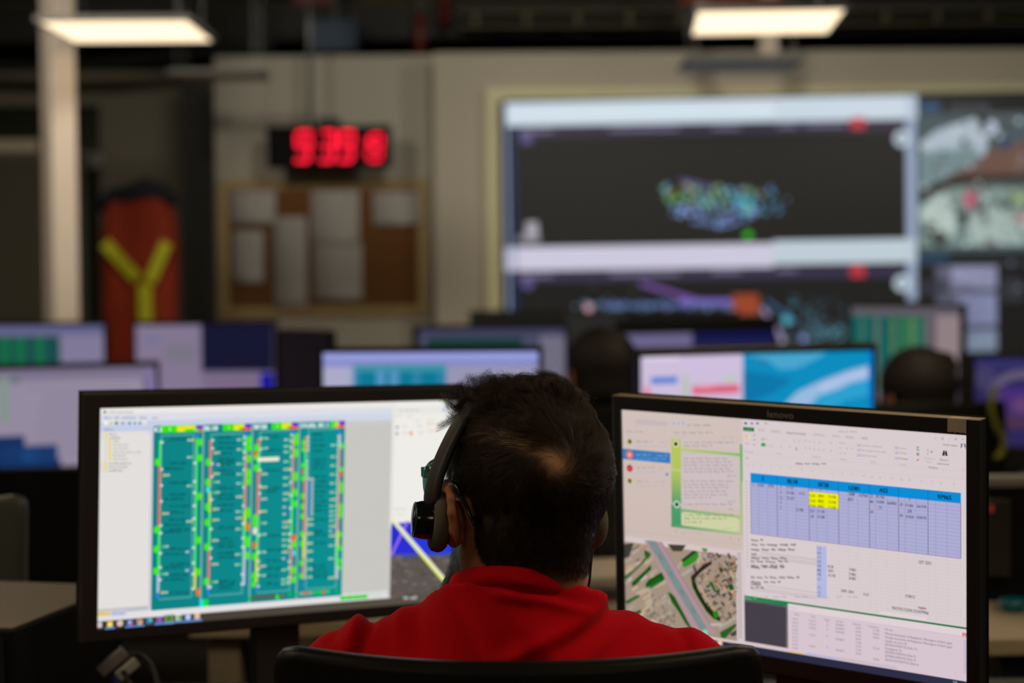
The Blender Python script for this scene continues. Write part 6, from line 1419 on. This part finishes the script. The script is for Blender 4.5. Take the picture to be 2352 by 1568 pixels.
for i, p in enumerate(pp_):
    t = pp_[min(i+1, len(pp_)-1)]-pp_[max(i-1, 0)]; t /= np.linalg.norm(t); nn = np.array([-t[1], t[0]])
    e = min(i, len(pp_)-1-i); sc_ = min(1, 0.70+0.30*min(1, e/2)) if e < 2 else 1
    for k in range(K):
        a = 2*math.pi*k/K; cx_ = math.copysign(abs(math.cos(a))**0.55, math.cos(a))*0.0125*sc_; cn = math.copysign(abs(math.sin(a))**0.75, math.sin(a))*0.0052*sc_
        vs.append((p[0]+nn[0]*cn, HY+cx_, p[1]+nn[1]*cn))
fs = [(i*K+k, i*K+(k+1) % K, (i+1)*K+(k+1) % K, (i+1)*K+k) for i in range(len(pp_)-1) for k in range(K)]+[tuple(range(K)), tuple(range((len(pp_)-1)*K, len(pp_)*K))[::-1]]
b.add(vs, fs); b.build('headband', M_BAND, hs, smooth=True)
for sx in (-1, 1):
    R_ = Matrix.Rotation(sx*math.pi/2, 3, 'Y') @ Matrix.Identity(3)
    R_ = Matrix.Rotation(math.radians(-22 if sx < 0 else 0), 3, 'Z') @ Matrix.Rotation(math.radians(sx*-6), 3, 'Y') @ R_; cr_ = 1.0 if sx < 0 else 1.1; cz_ = 0.0 if sx < 0 else -0.010; cx0 = 0.0845 if sx < 0 else 0.080
    b = MB(); b.lathe([(0.0, 0.0)]+[(q*cr_, z) for q, z in ((0.018, 0.0), (0.027, 0.001), (0.0315, 0.005), (0.033, 0.010), (0.0315, 0.016), (0.028, 0.019))]+[(0.0, 0.019)], 40, origin=(sx*cx0, HY+0.002, -0.017+cz_), R=R_); b.build('ear_cushion', M_FOAM, hs, smooth=True)
    tk = 1.2 if sx < 0 else 0.45; cxo = 0.1025 if sx < 0 else 0.094
    b = MB(); b.lathe([(q, z*tk) for q, z in [(0.0, 0.0), (0.0200, 0.0), (0.0205, 0.003), (0.0198, 0.012), (0.0182, 0.0165), (0.0165, 0.0185), (0.0, 0.0195)]], 40, origin=(sx*cxo, HY-0.001*sx, -0.0145+cz_), R=R_)
    cup = b.build('ear_cup', M_GLOSS, hs, smooth=True)
    b = MB(); b.lathe([(0.0175, 0.0), (0.0187, 0.001), (0.0175, 0.002), (0.0165, 0.001)], 40, origin=tuple(Vector((sx*cxo, HY-0.001*sx, -0.0145+cz_))+R_ @ Vector((0, 0, 0.0165*tk))), R=R_); b.build('rim_ring', mat('teal_tinted_metal', (0.05, 0.12, 0.12), 0.25, 0.6), cup, smooth=True)
    b = MB(); b.box((sx*(0.1065 if sx < 0 else 0.1015), HY, 0.003), (0.0055, 0.010, 0.014)); b.build('slider_arm', M_COPPER, hs, bevel=0.001)
cpts = [HM4 @ Vector((0.112, 0.022, -0.038)), Vector(PD(1362, 1262, 1.92)), Vector(PD(1357, 1300, 1.93)), Vector(PD(1352, 1345, 1.945)), Vector((0.078, 2.00, 0.98)), Vector((0.05, 2.035, 0.86))]
cc = cr([tuple(p) for p in cpts], 8); b = MB(); hi = HM4.inverted(); b.tube([hi @ Vector(p) for p in cc], 0.0014, 8); b.build('cord', M_BAND, hs, smooth=True)
# ---- glasses
gl = empty('eyeglasses', M=HM4); tag(gl, 'eyeglasses with teal rims and black temple arms on the man in red', 'eyeglasses')
M_TEAL = mat('teal_acetate', (0.25, 0.60, 0.56), 0.1, spec=0.7, trans=0.75); b = MB()
def rim(cx_):
    pts = []
    for k in range(33):
        a = 2*math.pi*k/32; x = cx_+0.0305*math.copysign(abs(math.cos(a))**0.7, math.cos(a)); z = 0.019+0.0225*math.copysign(abs(math.sin(a))**0.75, math.sin(a)); pts.append((x, 0.112-((x/0.07)**2)*0.014, z))
    return pts
for sx in (-1, 1): b.tube(rim(sx*0.0365), 0.0032, 8)
b.tube([(-0.008, 0.112, 0.018), (0, 0.114, 0.021), (0.008, 0.112, 0.018)], 0.0024, 8)
for sx in (-1, 1): b.box((sx*0.0665, 0.100, 0.030), (0.007, 0.007, 0.011))
b.build('rim_frame', M_TEAL, gl, smooth=False, bevel=0.0006)
for sx in (-1, 1):
    b = MB(); P_ = rim(sx*0.0365)[:-1]; b.add([(p[0], p[1]+0.0004, p[2]) for p in P_]+[(p[0], p[1]-0.0008, p[2]) for p in P_], [tuple(range(32)), tuple(range(32, 64))[::-1]]); b.build('lens', mat('clear_lens', (0.9, 0.95, 0.95), 0.02, var=0, trans=1.0), gl)
    P_ = cr([(sx*0.0705, 0.096, 0.024), (sx*0.078, 0.060, 0.024), (sx*0.083, 0.022, 0.025), (sx*0.0865, 0.002, 0.0245), (sx*0.0860, -0.010, 0.015), (sx*0.0835, -0.0205, -0.003), (sx*0.0800, -0.0275, -0.018)], 6)
    b = MB(); b.tube([tuple(p) for p in P_], [0.0021]*(len(P_)-8)+[0.0024]*8, 8, flat=0.8); tm = b.build('temple_arm', M_GLOSS, gl, smooth=True)
    b = MB(); b.box((sx*0.0865, 0.013, 0.0262), (0.003, 0.014, 0.0028)); b.build('copper_inlay', M_COPPER, tm)

# ================================================================== chairs
def build_chair(label, loc, rz=0.0, z_top=1.02, group=None):
    r = empty('office_chair', loc); r.rotation_euler = (0, 0, rz); tag(r, label, 'office chair', group)
    W, H, T = 0.460, 0.46, 0.024; b = MB(); nx, nz = 24, 14; vs = []
    def outline(u, v):           # rounded corners at the top and bottom
        x = (u-0.5)*W; z = v*H; rr = 0.022
        return x, z
    def pt(u, v, side):
        x = (u-0.5)*W; z = v*H; rr = 0.022
        lim = W/2
        if z > H-rr: lim = W/2-rr+math.sqrt(max(0, rr*rr-(z-(H-rr))**2))
        if z < rr: lim = W/2-rr+math.sqrt(max(0, rr*rr-(rr-z)**2))
        x = x/(W/2)*lim
        y = 0.045*(abs(x)/(W/2))**2*1.0-0.012*math.sin(math.pi*v)
        return (x, y+side*T/2*(1 if 0 < u < 1 else 0.55), z_top-H+z-0.010*v*(1-(abs(x)/(W/2))**2.5))
    vv = [0, 0.01, 0.025, 0.045]+[0.1+0.8*i/8 for i in range(9)]+[0.955, 0.975, 0.99, 1.0]; uu = [0, 0.012]+[0.04+0.92*i/20 for i in range(21)]+[0.988, 1.0]
    n1, n2 = len(uu), len(vv)
    for s_ in (-1, 1):
        for v in vv:
            for u in uu: vs.append(pt(u, v, s_ if 0 < v < 1 else s_*0.55))
    fs = []
    for j in range(n2-1):
        for i in range(n1-1):
            a = j*n1+i; fs.append((a, a+1, a+1+n1, a+n1)); o_ = n1*n2; fs.append((o_+a, o_+a+n1, o_+a+1+n1, o_+a+1))
    per = [i for i in range(n1)]+[j*n1+n1-1 for j in range(1, n2)]+[(n2-1)*n1+i for i in range(n1-2, -1, -1)]+[j*n1 for j in range(n2-2, 0, -1)]
    for a, b_ in zip(per, per[1:]+per[:1]): fs.append((b_, a, n1*n2+a, n1*n2+b_))
    b.add(vs, fs); b.build('backrest', mat('black_chair_back', (0.005, 0.005, 0.0045), 0.42, bump=0.1, bscale=500, spec=0.18), r, smooth=True)
    b = MB(); b.tube([(0, -0.03, z_top-0.12), (0, -0.06, z_top-0.3), (0, -0.045, 0.5), (0, 0.05, 0.42), (0, 0.16, 0.41)], [0.018, 0.022, 0.024, 0.024, 0.02], 12, flat=1.6); b.build('back_support', M_BLACK, r, smooth=True)
    b = MB(); b.box((0, 0.24, 0.455), (0.46, 0.44, 0.065)); b.build('seat', mat('black_seat_fabric', (0.014, 0.014, 0.014), 0.9, bump=0.4, bscale=700), r, bevel=0.028, bseg=4)
    b = MB(); b.lathe([(0.0, 0.10), (0.026, 0.10), (0.026, 0.25), (0.017, 0.26), (0.017, 0.42), (0.0, 0.42)], 24, origin=(0, 0.24, 0)); b.build('gas_column', M_BLACK, r, smooth=False)
    for k in range(5):
        a = 2*math.pi*k/5+0.3; d = Vector((math.cos(a), math.sin(a), 0)); c0 = Vector((0, 0.24, 0))
        b = MB(); b.tube([c0+Vector((0, 0, 0.11)), c0+d*0.16+Vector((0, 0, 0.095)), c0+d*0.30+Vector((0, 0, 0.075))], [0.026, 0.02, 0.015], 10); lg = b.build('base_leg', M_BLACK, r, smooth=True)
        b = MB(); q = Matrix.Rotation(a, 3, 'Z') @ Matrix.Rotation(math.pi/2, 3, 'X')
        b.lathe([(0.0, -0.022), (0.022, -0.022), (0.028, -0.015), (0.028, 0.015), (0.022, 0.022), (0.0, 0.022)], 18, origin=c0+d*0.30+Vector((0, 0, 0.028)), R=q); b.build('caster', M_BLACK2, lg, smooth=True)
    return r
p_ = PD(1188, 1496, 1.60)
chair = build_chair('black office chair whose wide top edge crosses the bottom of the picture', (p_[0], p_[1], 0), math.radians(-1.0), z_top=p_[2])
chair['group'] = 'office chairs'
p_ = PD(-285, 1130, 2.92); ch2 = copy_tree(chair); ch2.location = (-1.030, 2.83, 0); ch2.rotation_euler = (0, 0, math.radians(-8))
for o_ in ch2.children:
    if o_.name.startswith('backrest'): o_.data = o_.data.copy(); o_.data.materials.clear(); o_.data.materials.append(mat('green_grey_back', (0.050, 0.060, 0.046), 0.4))
tag(ch2, 'green-grey office chair at the left edge beyond the computer case', 'office chair', 'office chairs')

# ================================================================== people further back, out of focus
cv2 = Vol((-0.14, -0.15, -0.12), (0.14, 0.13, 0.17), 0.006)
cv2.ell((0, -0.02, 0.035), (0.092, 0.105, 0.098), 0.01).ell((0, -0.045, -0.04), (0.078, 0.07, 0.06), 0.03); CV, CFq = cv2.mesh(); CV = CV[:, :]
hairM = mat('black_brown_hair', (0.005, 0.0022, 0.0018), 0.7, bump=0.6, bscale=120)
def back_person(px, py, d, label, jm, hs_=1.0, bun=False, rz=0.0):
    tgt = PD(px, py, d); r = empty('person', (tgt[0]-HEAD_POS[0], tgt[1]-HEAD_POS[1]+1.88, 0)); tag(r, label, 'person')
    dz = tgt[2]-HEAD_POS[2]; MZ = MI @ Matrix.Translation((0, 0, dz))
    r.rotation_euler = (0, 0, rz)
    for nm, src, m in (('body', 'body', None), ('jacket', 'jacket', jm)):
        so_ = bpy.data.objects[src]; me = so_.data
        if m is not None: me = me.copy(); me.materials.clear(); me.materials.append(m)
        o_ = bpy.data.objects.new(nm, me); COL.objects.link(o_); o_.parent = r; o_.matrix_local = MZ
    o_ = bpy.data.objects.new('trousers', bpy.data.objects['trousers'].data); COL.objects.link(o_); o_.parent = r; o_.matrix_local = MI
    V = CV*hs_
    np_mesh('hair', V @ RH.T+HEAD_POS, CFq, hairM, r, MZ)
    if bun:
        b = MB(); b.lathe([(0.0, -0.05), (0.03, -0.045), (0.048, -0.02), (0.05, 0.01), (0.035, 0.04), (0.0, 0.05)], 20, origin=tuple(HEAD_POS+np.array([0.07, -0.04, 0.09]))); b.build('hair_bun', hairM, r, smooth=True, M=MZ)
    for s_ in (-1, 1):
        for nm in ('shoe',): 
            src = [o for o in man.children if o.name.startswith('shoe')][0 if s_ < 0 else 1]; o_ = bpy.data.objects.new('shoe', src.data); COL.objects.link(o_); o_.parent = r; o_.matrix_local = MI
    ch = copy_tree(chair); ch.location = (r.location[0], r.location[1]-0.26, 0); return r, ch
dk = mat('black_jacket_cloth', (0.008, 0.007, 0.007), 0.9)
r, ch = back_person(1374, 862, 5.15, 'person with full dark hair seen from behind, just right of the man in red', dk, 1.10)
tag(ch, 'office chair under the dark-haired person right of the man in red', 'office chair', 'office chairs')
r, ch = back_person(2098, 912, 5.15, 'dark-haired person with a bun seen from behind, above the right monitor', dk, 1.15, True)
tag(ch, 'office chair under the person with a bun at the right', 'office chair', 'office chairs')
